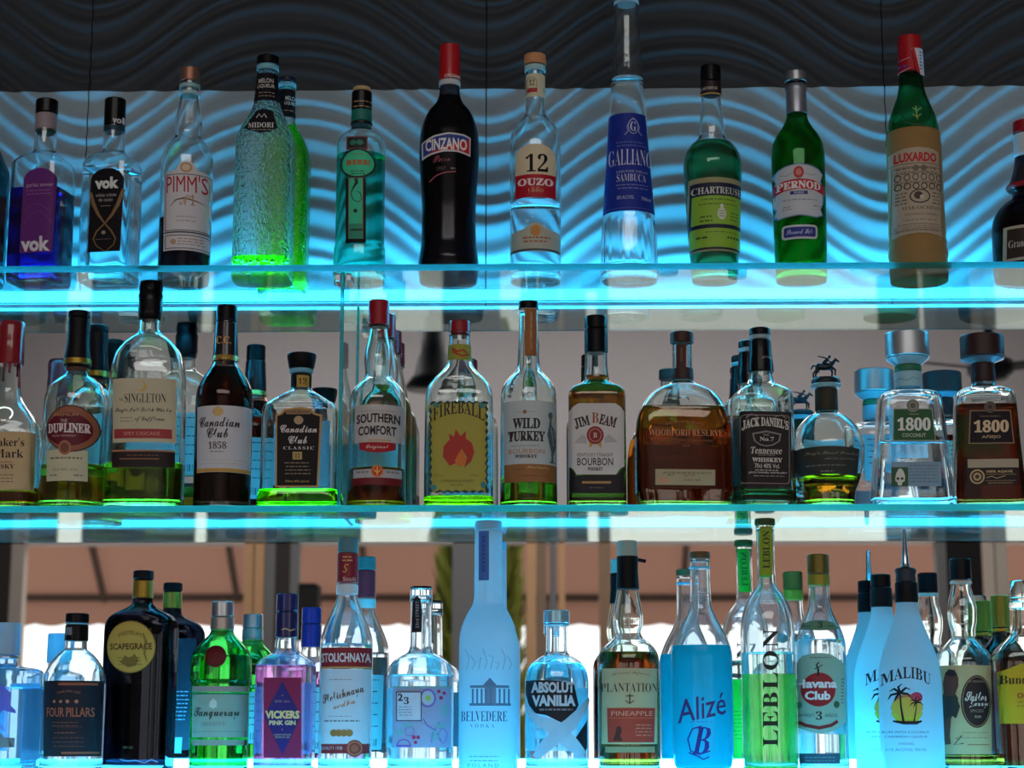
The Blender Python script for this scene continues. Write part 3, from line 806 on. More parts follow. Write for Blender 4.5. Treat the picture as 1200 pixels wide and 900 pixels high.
b = Bottle('cherry_liqueur_bottle', 'green-necked bottle in a woven straw jacket with grey ornate label', 0, 1074, [(50,12),(86,13.4),(100,14.5),(112,17),(125,22),(140,27.5),(152,30),(170,31),(240,31.5),(298,32.3),(325,32.3)], gl=glass((0.02,0.28,0.07)))
b.liquid(170, (0.15,0.4,0.15))
b.turn('cap', [(44,13.8),(87,15)], pm((170,16,26),0.4))
b.stick('tax_strip', Pg((1067,57),(1082,56),(1084,88),(1078,88)), (206,210,220), [(Pg((1067.5,57),(1071,57),(1078.5,88),(1073,84)),(184,30,40)), (micro(1077,1081,60,6,4,1.4,3),(60,70,120))], over=2.8)
b.stick('cap_print', None, WHT, [(Ln([(1050,71),(1058,70),(1066,68)],.8),(206,150,170)), (micro(1052,1064,76,1,3,3,3),(110,60,130)), (Ln([(1051,85),(1058,83),(1067,80)],.9),(206,150,170))], over=2.4)
b.stick('glass_seal', ringshape(E(1074,134,16.5,14),1.6), pm((22,70,34),0.3), [(Ln([(1073,124),(1074,141)],1.2),(160,170,90)), (Ln([(1069,127),(1074,131),(1079,127)],1),(160,170,90)), (Ln([(1069,134),(1074,138),(1079,134)],1),(160,170,90))])
st = pm((150,116,70),0.8,bump=0.9,bscale=240)
b.turn('straw_jacket', [(157,31.2),(160,31.8),(162,31.3),(165,32),(168,31.4),(172,32.1),(240,32.4),(275,33.2),(280,32.7),(285,33.6),(290,33),(296,34.2),(300,34.6),(306,33.4),(314,33.8),(330,33)], st)
b.stick('front_label', Pg((1045,177),(1060,173.5),(1075,172.5),(1090,173.5),(1101,176),(1106,276),(1090,273.5),(1075,273),(1060,274.5),(1049,277)), (176,160,140), [(T('LUXARDO',1074,184,11,48,bold=.04),(186,34,40)), (R(1046,191,1104,192),(130,100,90)), (micro(1050,1100,196,1,4,2,2),(120,104,90)), (E(1073,197,3.5),(110,96,84),2), (E(1082,197,3.5),(110,96,84),2), (join(*[ringshape(E(1054+k*9.4,207.5,3.6,4),1.1) for k in range(6)]),(72,60,52)), (join(*[ringshape(E(1054.5+k*9.4,218,4,4),1.3) for k in range(6)]),(66,54,48)), (ringshape(E(1078,230,12,8.5),1.6),(70,58,52)), (E(1076,229,5,4.5),(64,52,46)), (E(1080,231,2.5,2.5),(196,184,166),2), (micro(1049,1102,200.5,2,1.9,1.1,21),(104,90,78)), (micro(1049,1103,212,2,1.6,.9,22),(104,90,78)), (micro(1050,1104,262,4,2.6,.9,23),(124,110,96)), (ringshape(R(1048,195,1104.5,270),.7),(112,98,84)), (micro(1051,1064,225,4,4,1.4,6),(96,84,72)), (micro(1092,1103,225,4,4,1.4,7),(96,84,72)), (T('MARASCHINO',1080,243.5,4,44,f='sb',bold=-0.012),(84,62,56)), (T('ORIGINALE LUXARDO',1081,251,2.6,40),(92,76,66)), (micro(1056,1100,257,3,5,1,8),(120,106,92))], over=1.7)

b = Bottle('orange_liqueur_bottle', 'round-shouldered dark bottle with red cap cut by the right edge, top shelf', 0, 1207, [(150,13),(186,14.5),(200,17),(214,22),(219,25),(223,24),(227,19),(232,20),(238,28),(248,38),(260,43.5),(275,45),(325,45)], gl=glass((0.10,0.05,0.06)))
b.liquid(236, (0.05,0.02,0.03))
b.turn('cap', [(143,14.5),(157,14.8)], pm((150,14,24),0.4)); b.turn('neck_seal', [(158,14.6),(178,14.8),(181,16),(185,15)], pm((190,200,206),0.5)); b.turn('ribbon', [(217,25.6),(220,26.4),(223,25.4)], pm((150,20,30),0.4))
b.stick('front_label', R(1181,262,1238,303,1), (176,166,150), [(R(1184.5,265.5,1235,299.5),(52,40,34)), (T('Grand Marnier',1209,283,9,46,f='sb',bold=-0.012),(200,190,180),2)])

# ---------------------------------------------------------------- middle shelf
b = Bottle('whisky_bottle', 'square bottle with dripping red wax neck at the left edge of the middle shelf', 1, 7, [(385,13.5),(430,14),(455,14.5),(466,16),(474,20),(486,29),(500,37),(515,39.5),(590,40)], n=5, d=0.8, sq=(470,505), gl=G1)
b.liquid(573, (0.16,0.03,0.0))
wx = pm((134,12,24),0.35,coat=0.6)
b.turn('wax_seal', [(378,15),(384,16),(400,15.4),(404,16),(428,16.2)], wx)
bm = bmesh.new()
for ang, yl in ((-75,440),(-100,436),(-50,432),(-20,456),(-135,444),(60,440),(140,446)):
    a = math.radians(ang); pts = [(b.zof(426), .0026),(b.zof((426+yl)/2), .0019),(b.zof(yl)+.002,.0021),(b.zof(yl),.0008)]
    add_rings(bm, [[(b.rad(z)*math.cos(a)+r*math.cos(2*PI*i/10), b.rad(z)*math.sin(a)+r*math.sin(2*PI*i/10), z) for i in range(10)] for z, r in pts][::-1])
fin('wax_drip', bm, wx, b.root)
b.stick('front_label', R(-26,506,39,574,1), (196,166,124), [(T("Maker's",7,518,10,42,f='sb'),(30,24,24)), (T('Mark',10,531.5,10,34,f='sb'),(30,24,24)), (T('WHISKY',0,546.5,5.5,34,f='sb'),(30,24,24)), (micro(-20,18,556,3,4,1,3),(110,90,70)), (R(-16,541,14,541.8),(110,90,70))])
b.stick('embossed_seal', ringshape(E(5,485,11,9),2), glass((0.85,0.97,0.97)))
back_label(b, -24,510,36,570)

def dubliner(c, cx, label, full, yo=0.0):
    b = Bottle('whisky_bottle', label, 1, cx, [(372+yo,11),(436+yo,11.5),(441+yo,15),(447+yo,23),(456+yo,31.5),(468+yo,35.3),(480+yo,36.2),(560,37),(590,39)], c=c, gl=G1, refc=0.065)
    b.liquid(548 if not full else 470, (0.45,0.42,0.03) if not full else (0.35,0.10,0.004))
    cp = pm((20,16,17),0.4)
    b.turn('stopper', [(367+yo,13),(374.5+yo,13.2)], BLKM); b.turn('capsule', [(375+yo,13),(400+yo,13),(412+yo,14),(424+yo,16),(432+yo,16)], cp); b.turn('gold_band', [(422.5+yo,16.3),(430+yo,16.5)], pm((156,126,50),0.35,0.7)); b.turn('neck_ring', [(432.5+yo,13),(438+yo,12.5)], pm((90,60,50),0.4))
    return b
b = dubliner(0.056, 86.5, 'whisky bottle with oval crimson and copper label beside the wax-sealed bottle', False)
b.stick('front_label', R(53,527,100.5,563.5,1), (198,192,162), [(micro(58,95,535.5,1,3,2,2),(120,110,90)), (T('70cl 40% VOL',76,550,3,30),(120,110,90)), (micro(57,68,556,1,3,1.4,4),(110,100,84)), (micro(85,97,556,1,3,1.4,5),(110,100,84))])
b.stick('oval_label', E(82.5,502,30,27.5), (150,92,66), [(ringshape(E(82.5,502,30,27.5),1.2),(60,34,34)), (E(79.5,503,26.5,19.5),(98,18,36)), (T('THE',75,493,4,8),(214,190,186),2), (T('DUBLINER',79.5,501.5,11,48,f='sb',bold=.024),(224,206,204),2), (T('IRISH WHISKEY',75,510.5,2.6,28),(190,150,140),2), (T('PREMIUM',77,486,3,27),(206,150,110),2), (E(76,524.5,7.5,8.5),(170,104,74),2), (E(76,524.5,5,6),(120,66,50),3)], lvl=1)
back_label(b, 60,480,112,556)
b = dubliner(0.152, 109, 'whisky bottle standing behind the crimson oval one, mostly hidden', True)

b = Bottle('whisky_bottle', 'large oval bottle with tall black cork cap and cream label', 1, 170.5, [(340,11),(388,12.5),(392,15),(397,22),(405,31),(416,38.5),(430,42.5),(446,44.5),(520,45.3),(575,46),(590,46)], n=2.8, d=0.68, sq=(392,430), gl=G1, base=10)
b.liquid(545, (0.32,0.36,0.012))
b.turn('cap', [(328,13),(338,14),(344,13.6),(347,14.8),(356,14.2),(366,14.6),(376,13.2)], BLK)
b.stick('front_label', R(131,443,204.5,518.5,1), (196,186,158), [(T('SINGLETON',170,466.5,11,48,f='sb',bold=-0.012),(52,46,42)), (T('THE',141.5,468,3,5),(60,54,50)), (E(166,453,6,6),(206,170,90)), (E(164,452,4.8,5),(196,186,158),2), (T('Single Malt Scotch Whisky',167,481,7,66,f='sc',bold=0.012),(80,74,68)), (T('of Dufftown',175,491.5,7,34,f='sc',bold=0.012),(80,74,68)), (micro(140,156,489,2,4,.9,4),(130,122,110)), (R(133,502.5,200,513.5),(158,54,58)), (T('SPEY CASCADE',166,508,4.2,42),(214,150,140),2)])
b.stick('lower_label', R(130,527,203,547.5,1), (36,24,24), [(R(130,527,203,529),(176,120,90)), (T('AGED 12 YEARS',167,534,2.4,34),(120,80,64)) if False else (micro(146,186,533,1,3,1,4),(120,80,64)), (R(140,537,186,538.2),(150,100,80))])
back_label(b, 140,450,200,530)

b = Bottle('whisky_bottle', 'brown whisky bottle with white label and black capsule lettered in gold', 1, 261.5, [(365,11),(378,12),(418,14),(426,15),(434,19),(446,27),(458,32),(470,33.4),(590,33)], gl=glass((0.5,0.32,0.25)))
b.liquid(432, (0.05,0.006,0.003))
b.turn('cap', [(359,12.2),(378,12.4)], BLK); b.turn('capsule', [(378.5,12.8),(417,14.8),(425.5,15.4)], pm((30,20,26),0.3,coat=0.5)); b.turn('gold_band', [(417.5,15.2),(425,15.7)], pm((176,140,70),0.4,0.5))
b.stick('cap_print', None, WHT, [(T('C.C.',262,398.5,9,17,f='sb',bold=0.01),(226,160,90)), (micro(255,270,420.5,1,3,1.6,2),(90,60,30),2)], over=1.2)
b.stick('front_label', R(228.8,475,294.5,553,.5), (202,200,206), [(E(255.5,482,6.5,5.5),(206,170,110)), (T('Canadian',256,494,12,47,f='sc',bold=0.012),(48,34,48)), (T('Club',254.5,507,12,25,f='sc',bold=0.012),(48,34,48)), (T('1858',254.5,521.5,8.5,21,f='sb'),(60,52,60)), (micro(246,263,528.5,1,3,1.2,3),(130,120,130)), (micro(236,286,538.5,2,4,.7,4),(176,166,150)), (R(228.8,548.5,294.5,552.6),(196,150,70))])
back_label(b, 236,482,288,560)

b = Bottle('whisky_bottle', 'angular clear bottle with black gold-edged label, almost empty', 1, 351.5, [(428,10.5),(455,11.5),(457,13),(462,20),(470,32),(477,41.5),(482,44),(500,44.5),(560,44.5),(574,45),(582,47),(590,48)], n=5, d=0.5, sq=(458,476), gl=G1, base=8)
b.liquid(575, (0.10,0.55,0.0))
b.turn('stopper', [(415,17),(420,17),(432,15)], BLKM); b.turn('neck_ring', [(433,14.4),(438,14)], pm((120,180,206),0.25)); b.turn('neck_label', [(439,12.2),(455,12.2)], BLKM)
b.stick('cap_print', None, WHT, [(R(348,439.5,361.5,454),(176,140,60)), (T('12',354.5,447,8,9,f='sb'),(40,30,20),2)], over=1.0)
lab = Pg((322.5,571),(323,486),(329,484),(333,479),(345,477.5),(352,477),(365,478.5),(369,484),(377.5,486),(373,571))
b.stick('front_label', lab, (186,142,84), [(Pg((324.5,569),(325,488),(331,485.5),(335,481),(346,479.5),(354,479.5),(363,481),(367,485.5),(375,488),(371,569)),(28,22,24)), (R(335,480,365,485.5,2),(150,116,80),2), (T('IMPORTED',350,482.7,3,26,f='sb',bold=-0.012),(40,30,26),3), (E(350,492.5,5.5,5),(176,150,116),2), (T('Canadian',350,502.5,9,43,f='sc',bold=0.012),(210,200,196),2), (T('Club',349,515.5,9,22,f='sc',bold=0.012),(210,200,196),2), (T('CLASSIC',350,525,3.6,36,space=1.3,f='sb'),(206,196,190),2), (R(343,529.5,354,538.5),(176,150,90),2), (T('12',348.5,534,5,6,f='sb'),(50,36,20),3), (micro(333,364,542,4,4.2,1,4),(150,126,100),2), (T('700ml 40% alc/vol',348,564,2.6,28),(190,160,80),2)])
back_label(b, 318,490,386,566, (150,160,170))

sg_ = [(392,10.3),(388,10.3)]
def soco(c, cx, label, lvl, rgb):
    b = Bottle('liqueur_bottle', label, 1, cx, [(362,10),(388,10.6),(400,12.5),(412,15.3),(424,16.8),(433,16),(441,15.2),(446,18),(453,25),(462,31),(474,33),(540,33.4),(575,34),(590,34.5)], c=c, gl=G1, refc=0.062)
    b.liquid(lvl, rgb)
    b.turn('cap', [(354,12.4),(383,12.8)], pm((150,12,26),0.35,coat=0.5)); b.turn('neck_ring', [(384,12.9),(385.4,12.9)], BLK)
    return b
b = soco(0.056, 442, 'clear bottle with red cap and grey label with small red ribbon, right of glass fin', 552, (0.30,0.05,0.0))
b.stick('front_label', R(415,474,471.5,518,.5), (190,184,182), [(T('SOUTHERN',442.5,491,11,50,bold=.03,arch=1.5),(40,34,44)), (T('COMFORT',441.5,505,11,44,bold=.03,arch=1),(40,34,44)), (micro(420,468,481,1,3,.6,2),(150,130,120)), (R(431,515,457,516.4),(196,150,90))])
b.stick('ribbon_label', Pg((421,518),(463,518),(463,526),(452,529.5),(442,530.5),(431,529.5),(421,526)), (164,28,38), [(T('Original',442,524,6,26,f='sc',bold=0.012),(220,180,170))])
b.stick('lower_label', R(413,549.5,469,568,.5), (178,174,178), [(micro(416,433,552,1,3,1.6,4),(120,110,110)), (micro(452,467,552,1,3,1.6,5),(120,110,110)), (R(413,559.5,469,568),(110,24,30)), (E(442,552,7,7),(206,110,50),2), (E(442,552,5,5),(186,40,36),3), (Ln([(442,547.5),(442,556.5)],1.6),(236,180,80),4), (Ln([(438.5,550),(440,553),(444,553),(445.5,550)],1.4),(236,180,80),4)])
back_label(b, 418,478,468,560)
soco(0.146, 450, 'full amber bottle with red cap standing behind the grey-labelled red-capped one', 440, (0.45,0.14,0.0))

b = Bottle('whisky_bottle', 'flask-shouldered clear bottle with olive scalloped label and red cap', 1, 538, [(385,11.5),(404,12.8),(420,13.5),(428,15.5),(437,22),(446,31),(455,37),(466,39.5),(480,40),(590,40.5)], n=3.6, d=0.58, sq=(424,452), gl=G1, base=9)
b.liquid(583, (0.25,0.16,0.0))
b.turn('cap', [(377,12.6),(391,13)], pm((140,12,22),0.35,coat=0.5), ribs=1); b.turn('neck_ring', [(391.5,12.6),(395,12.8)], pm((90,10,20),0.4))
b.stick('neck_label', R(524,403,554,421.5), (150,150,50), [(Ln([(530,408),(536,412),(543,410),(549,415),(541,417),(534,414),(531,411)],2.6),(176,56,36))], over=.5)
rag = []
def wavy(x0,y0,x1,y1,st=4.2,am=1.1):
    p=[]; n=int((x1-x0)/st); m_=int((y1-y0)/st)
    p+=[(x0+(x1-x0)*i/n, y0+am*(-1)**i) for i in range(n)]; p+=[(x1+am*(-1)**i, y0+(y1-y0)*i/m_) for i in range(m_)]
    p+=[(x1-(x1-x0)*i/n, y1+am*(-1)**i) for i in range(n)]; p+=[(x0+am*(-1)**i, y1-(y1-y0)*i/m_) for i in range(m_)]
    return Pg(*p)
b.stick('front_label', wavy(503.5,470.5,571,577), (28,66,64), [(wavy(505.5,472.5,569,575,4.6,1.2),(164,152,60)), (T('FIREBALL',537.5,486,15,60,arch=9,f='sb'),(52,40,30),2),
   (join(E(511,474.5,3.6,2.6),E(564,475,4,3),E(508.5,571,3.4,3.4),E(566,568,3,4)),(60,130,130),2),
   (Pg((527,546),(519,535),(520,523),(527,515),(526,508),(532,512),(534,503),(540,511),(546,505),(546,514),(553,519),(556,530),(552,541),(544,548),(547,536),(541,526),(536,534),(534,543)),(168,44,32),2), (Pg((537,547),(533,540),(537,532),(541,527),(546,538),(543,546)),(206,110,40),3),
   (T('33% vol',514,557,3,10),(110,100,44),2), (T('700ml',556,557,3,9),(110,100,44),2), (T('CINNAMON & WHISKY',536,563.5,3,39),(84,72,40),2), (T('LIQUEUR',535,568.5,2.6,14),(84,72,40),2)])
back_label(b, 508,478,568,570, (150,170,176))

b = Bottle('bourbon_bottle', 'long-necked clear bottle with brown paper neck strip and grey label', 1, 619.5, [(362,10.6),(385,11.2),(410,12.5),(428,13.5),(434,15),(442,22),(450,28.5),(459,32),(470,33),(560,33.2),(590,33.5)], gl=G1)
b.liquid(561, (0.36,0.30,0.006))
b.turn('cap', [(354,12),(363,12.2)], BLK)
b.stick('neck_strip', R(615,361,628.5,417), (150,92,46), [(T('WILD TURKEY BOURBON',622.5,388,2.6,44,rot=-90),(206,170,130))], over=.3)
b.stick('front_label', R(590,469,652,543.5,.5), (186,194,196), [(T('WILD',617,496,12.5,32,f='sb',bold=.024),(46,38,40)), (T('TURKEY',617,511,12,43,f='sb',bold=.024),(46,38,40)), (T('KENTUCKY STRAIGHT',616,522.2,2.4,33),(120,110,104)), (T('BOURBON',617,528.5,5.5,42,bold=.01),(176,124,94)), (T('WHISKEY',616.5,534.5,4,26,f='sb',bold=.024),(70,60,64)), (E(615,482.5,2.4),(150,104,60)), (R(603,482.2,611,482.7),(150,150,150)), (R(619,482.2,627,482.7),(150,150,150)),
   (Pg((643,482),(646,481),(647.5,485),(646,489),(646,496),(650,502),(651.5,512),(651,522),(648,532),(648,539),(651,541),(643,541),(646,538),(645.5,528),(643,518),(641,508),(643,498),(644,490),(642,486)),(84,100,108)), (Ln([(645,499),(647,510),(648,521)],1),(150,164,168),2), (Ln([(648,502),(650,512)],.8),(150,164,168),2)])
b.stick('lower_label', R(590.5,543.5,652,564.5,.5), (150,98,56), [(T('Kentucky',630,548,4.5,26,f='sc',bold=0.012),(206,170,120)), (R(604,549.5,614,550.2),(100,60,34)), (micro(605,644,557,1,3,.8,4),(110,66,40))])
back_label(b, 596,476,648,556)

b = Bottle('bourbon_bottle', 'square bottle full of amber with white octagonal label and black cap', 1, 699.5, [(380,12),(416,13),(432,13.6),(441,14.6),(447,15.5),(451,20),(456,28.5),(461,32.4),(468,33.4),(590,33.6)], n=6, d=0.92, sq=(446,460), gl=G1)
b.liquid(441, (0.30,0.10,0.004))
b.turn('cap', [(371,13.2),(386,13.4)], BLK, ribs=1); b.turn('capsule', [(386.5,13.6),(414.5,13.8)], BLK)
lab = Pg((672,476),(678,472.5),(721,472.5),(727,476),(731.5,482),(731.5,546),(726,549.5),(722,556),(676,556),(672,549.5),(667,546),(667,482))
b.stick('lower_label', Pg((667,547),(671,551),(675,557),(723,557),(727,551),(731.5,547),(731.5,578),(667,578)), (34,26,32), [(R(682,564,716,566.6),(176,130,80)), (micro(690,708,571,1,3,1.2,4),(96,84,84))])
b.stick('front_label', lab, (204,198,198), [(T('JIM',682,495,13,18,rot=-14,f='sb',bold=.024),(36,30,34)), (T('B',697.5,489.5,12,8,f='sb'),(150,70,40)), (T('EAM',712.5,493,12,20,rot=14,f='sb',bold=.024),(60,40,36)), (E(697.5,510,10,10.5,n=24),(134,32,40)), (ringshape(E(697.5,510,7.5,8),1),(196,130,110),2), (T('B',697.5,510,6,4.5,f='sb'),(214,190,170),3), (Pg((690,518),(696,520),(691,525)),(206,160,60),0), (Pg((699,520),(705,518),(705,525)),(206,160,60),0), (Pg((673,519),(682,509),(687,512),(688,520)),(176,172,172)), (Pg((724,518),(714,509),(709,512),(708,519)),(176,172,172)), (T('KENTUCKY STRAIGHT',697.5,533,4,42),(64,56,60)), (T('BOURBON',697.5,541,9,42,bold=.01),(46,40,46)), (T('WHISKEY',697.5,549.5,4,18,f='sb',bold=.024),(64,56,60))])
back_label(b, 674,478,726,560)

b = Bottle('bourbon_bottle', 'broad flat arched bottle of amber with brown stopper and beige strip label', 1, 801, [(398,11.5),(447,12.5),(450,16),(454,25),(460,35),(468,43),(478,49.5),(492,54),(508,56),(520,56.6),(575,56.6),(590,54)], n=4, d=0.42, sq=(446,480), rot=5, gl=G1, base=8, thick=3.2)
b.liquid(478, (0.34,0.085,0.005))
br = pm((58,34,28),0.45)
b.turn('stopper', [(390,13.6),(403,13.8)], br); b.turn('collar', [(432,12.8),(446,13.2)], br)
b.stick('neck_strip', R(793,403,804,433), (74,40,32), [(T('RESERVE',798.5,416,2.2,18,rot=-90),(120,80,66)) if False else (R(797.5,408,799.5,424),(110,70,56))], over=.3)
b.stick('embossed_seal', ringshape(E(801,472,9,8),2.0), glass((0.9,0.97,0.97)))
b.stick('front_print', None, WHT, [(T("DISTILLER'S SELECT",803,497,3,46,arch=3),(150,104,70)), (T('WOODFORD RESERVE',804,507,7.5,87,f='sb',bold=-0.012),(190,140,100)), (T('KENTUCKY STRAIGHT BOURBON WHISKEY',804,516,2.4,66),(140,92,64)), (T('1838',803.5,522.5,3,9),(130,84,60))])
b.stick('front_label', R(768,550,838.5,568.5,.5), (172,160,128), [(micro(772,834,553,1,3,2.4,2),(140,128,100)), (T('BATCH',808,557,2.4,13),(150,80,60)), (micro(782,790,556,1,3,1.6,3),(120,110,90)), (E(777.5,563,8,3.5),(196,150,116)), (micro(800,822,562,1,3,1.2,5),(120,110,90))])

def jd(c, cx, label):
    b = Bottle('whisky_bottle', label, 1, cx, [(392,11),(438,13.5),(446,14.6),(451,16.5),(456,23),(462,30),(467,32),(475,32.4),(590,32.8)], c=c, refc=0.065, n=7, d=0.98, sq=(446,462), rot=9 if c < 0.1 else 0, gl=G1)
    b.turn('cap', [(386,12.4),(394,12.6)], BLK); b.turn('neck_ring', [(394.4,12.7),(399.5,12.8)], pm((150,170,176),0.3)); b.turn('capsule', [(400,12.7),(415,13.2),(428,15),(438,15.6)], BLK)
    return b
b = jd(0.060, 893.5, 'square clear bottle with black label in white lettering, left of horse-stoppered bottle')
b.liquid(578, (0.08,0.20,0.12))
b.stick('cap_print', None, WHT, [(T('JACK DANIELS',899,420,3,14,arch=1.5),(190,190,196)), (ringshape(Pg((893,423),(906,423),(904,429),(899,431),(895,429)),1),(150,150,160))], over=1.3)
b.stick('front_label', R(861.5,482,928,570,.5), (34,26,28), [(ringshape(R(869,486,926,567,4),1.1),(130,116,112)), (T("JACK DANIEL'S",897.5,499,12,54,arch=4.5,f='sb',bold=.024),(206,198,192)), (ringshape(Pg((881,508),(898,504.5),(916,508),(914,517),(906,522),(898,523.5),(890,522),(883,517)),2.2),(130,126,124)), (T('OLD',898,509.6,2.2,7),(190,186,184)), (T('No.7',898.5,514.5,5,17,f='sb'),(216,210,206)), (T('Tennessee',898,528,8,37,shear=.2,f='sb'),(206,198,192)), (T('SOUR MASH',898,533.3,2,20),(160,150,146)), (T('WHISKEY',899,539,5,36,f='sb',bold=.024),(206,198,192)), (T('70cl 40% Vol.',899,546,5.5,30,bold=.01),(206,198,192)), (micro(884,914,550.5,1,3,1.2,4),(176,168,164)), (T('JACK DANIEL DISTILLERY',900,554.2,2.6,46,bold=.02),(200,192,188)), (micro(880,920,557.4,1,3,1,6),(150,142,140)), (Ln([(874,490),(880,486),(888,488)],1),(150,140,136)), (Ln([(922,490),(916,486),(908,488)],1),(150,140,136))])
back_label(b, 868,486,922,566, (60,60,64), (190,190,190))
b = jd(0.150, 880, 'black-capped square bottle hidden behind the black-labelled square bottle')
b.liquid(480, (0.35,0.10,0.005))

b = Bottle('bourbon_bottle', 'round grenade-shaped bottle with little horse and jockey on its stopper', 1, 970, [(452,11.5),(480,12.3),(484,14),(488,22),(494,29),(503,36),(514,40.5),(526,42.5),(540,42),(556,38.5),(570,33.5),(580,30),(590,29.5)], gl=G1, c=0.068, base=9)
b.liquid(557, (0.30,0.12,0.004))
hm = pm((44,54,62),0.35,0.85)
b.turn('stopper', [(443.5,16),(446,17),(450,17)], pm((40,46,52),0.4,0.6)); b.turn('neck_ring', [(450.5,18.4),(455.5,17.4)], pm((140,190,206),0.2)); b.turn('neck_label', [(456,13.2),(482,13.6)], pm((48,46,34),0.6))
def tubes(bm, chains, seg=10):
    for ch in chains:
        P = [Vector(p[:3]) for p in ch]; rings = []
        for i, p in enumerate(P):
            d = (P[min(i+1, len(P)-1)]-P[max(i-1, 0)]).normalized()
            u = d.cross(Vector((0, 1, 0)));  u = u.normalized() if u.length > .05 else Vector((1, 0, 0)); v = d.cross(u).normalized()
            rings.append([p+u*ch[i][3]*math.cos(2*PI*k/seg)+v*ch[i][3]*math.sin(2*PI*k/seg) for k in range(seg)])
        add_rings(bm, rings)
bm = bmesh.new()
z9 = b.zof(443.5)
H = lambda x, y, z, r: (x*1.35, y*1.3, z9+z*1.3, r*1.25)
tubes(bm, [[H(-.0105,0,.0125,.002),H(-.008,0,.0135,.0042),H(-.002,0,.013,.0040),H(.004,0,.0135,.0044),H(.007,0,.0142,.003)],                # trunk
  [H(.005,0,.0145,.0032),H(.0085,0,.0180,.0022),H(.0105,0,.0205,.0017),H(.0115,0,.0212,.0016),H(.0150,0,.0185,.0010)],                       # neck, head
  [H(.0105,.0006,.0222,.0007),H(.0108,.0008,.0238,.0003)],                                                                                   # ear
  [H(.0055,.0015,.0125,.0020),H(.0075,.0016,.0075,.0013),H(.0070,.0016,.0040,.0009),H(.0076,.0016,-.0002,.0012)],                            # front legs
  [H(.0060,-.0015,.0125,.0020),H(.0105,-.0016,.0090,.0013),H(.0098,-.0016,.0050,.0009),H(.0108,-.0016,.0035,.0010)],
  [H(-.0080,.0016,.0125,.0027),H(-.0075,.0016,.0085,.0017),H(-.0105,.0016,.0050,.0010),H(-.0095,.0016,-.0002,.0012)],                        # hind legs
  [H(-.0085,-.0016,.0125,.0027),H(-.0100,-.0016,.0085,.0017),H(-.0135,-.0016,.0050,.0010),H(-.0128,-.0016,-.0002,.0012)],
  [H(-.0105,0,.0145,.0009),H(-.0135,0,.0140,.0012),H(-.0155,0,.0100,.0006)]])                                                                 # tail
fin('horse', bm, hm, b.root)
bm = bmesh.new()
tubes(bm, [[H(-.002,0,.0165,.0024),H(.0005,0,.0195,.0023),H(.0032,0,.0222,.0018)],[H(.0038,0,.0228,.0010),H(.0048,0,.0245,.0018),H(.0054,0,.0258,.0012)],
  [H(.0030,.002,.0218,.0009),H(.0052,.0026,.0192,.0008),H(.0085,.001,.0192,.0006)],[H(.0025,-.002,.0218,.0009),H(-.003,-.003,.0235,.0008),H(-.0085,-.003,.0245,.0005)],
  [H(-.001,.0028,.0165,.0013),H(.0040,.0040,.0150,.0011),H(.0020,.0042,.0112,.0008)],[H(-.001,-.0028,.0165,.0013),H(.0040,-.0040,.0150,.0011),H(.0020,-.0042,.0112,.0008)]])
fin('jockey', bm, hm, b.root)
b.stick('front_label', Pg((931,524),(950,523),(970,522.5),(990,523),(1009,524),(1007,556),(990,555),(970,554.5),(950,555),(933,556)), (52,54,50), [(T('Single Barrel Bourbon',976,531,5,62,f='sc',bold=0.012),(120,120,110)), (T('whiskey distilled',985,537.5,4,36,f='sc',bold=0.012),(120,120,110)), (micro(945,996,544,1,4,1.4,4),(110,110,100)), (micro(962,978,551,1,3,1.2,6),(150,140,120))])
back_label(b, 945,510,995,545)

b = Bottle('tequila_bottle', 'clear trapezoid bottle with silver stopper and green label', 1, 1067.5, [(432,13.5),(455,14.5),(458,18),(461,29),(465,34.5),(472,36.6),(520,41),(575,46.5),(590,47.5)], n=6, d=0.6, sq=(457,470), gl=G0, base=9, thick=3.4)
b.liquid(519, (0.9,0.96,1.0))
b.turn('stopper', [(391,25.6),(419.5,26)], pm((186,190,194),0.35,0.85)); b.turn('stopper_base', [(420,25),(428.5,17)], pm((150,206,226),0.2)); b.turn('neck_ring', [(429,15.6),(436,16)], pm((46,110,80),0.4)); b.turn('neck_label', [(436.5,16),(455,16.4)], pm((150,196,214),0.5))
b.stick('cap_print', None, WHT, [(Ln([(1050,445),(1056,443),(1062,446),(1070,442),(1076,445)],.8),(96,140,160))], over=2.2)
b.stick('front_label', Pg((1047,478.5),(1092.5,478.5),(1096.5,517),(1046,517)), (42,88,52), [(ringshape(Pg((1047,478.5),(1092.5,478.5),(1096.5,517),(1046,517)),1),(150,160,140)), (T('1800',1071,497,15.5,39,f='sb',bold=.024),(222,224,220)), (T('COCONUT',1071,510,4.5,28,bold=.01),(190,204,190)), (T('TEQUILA',1071,485.5,2,12),(170,180,160))])
b.stick('medallion', E(1069.5,475.5,7.6,7.6), (150,150,140), [(ringshape(E(1069.5,475.5,6.2),1),(90,90,84)), (E(1069.5,475.5,3.4),(96,96,90))], lvl=3)
b.stick('lower_label', R(1044.5,541,1103,570), (128,156,176), [(micro(1064,1100,545,6,3.8,.9,4),(84,110,134)), (R(1044.5,547.5,1064,570),(40,82,50),2), (Pg((1049,560),(1050,555),(1053,549.5),(1056,549),(1058.5,552),(1060.5,558),(1060,564),(1057,565.5),(1056.5,569),(1052,569),(1051.5,565.5),(1049,564)),(206,206,196),3), (join(E(1052,561,1.6),E(1057,561,1.6)),(40,60,44),4)])
back_label(b, 1046,476,1088,536, (176,196,204))

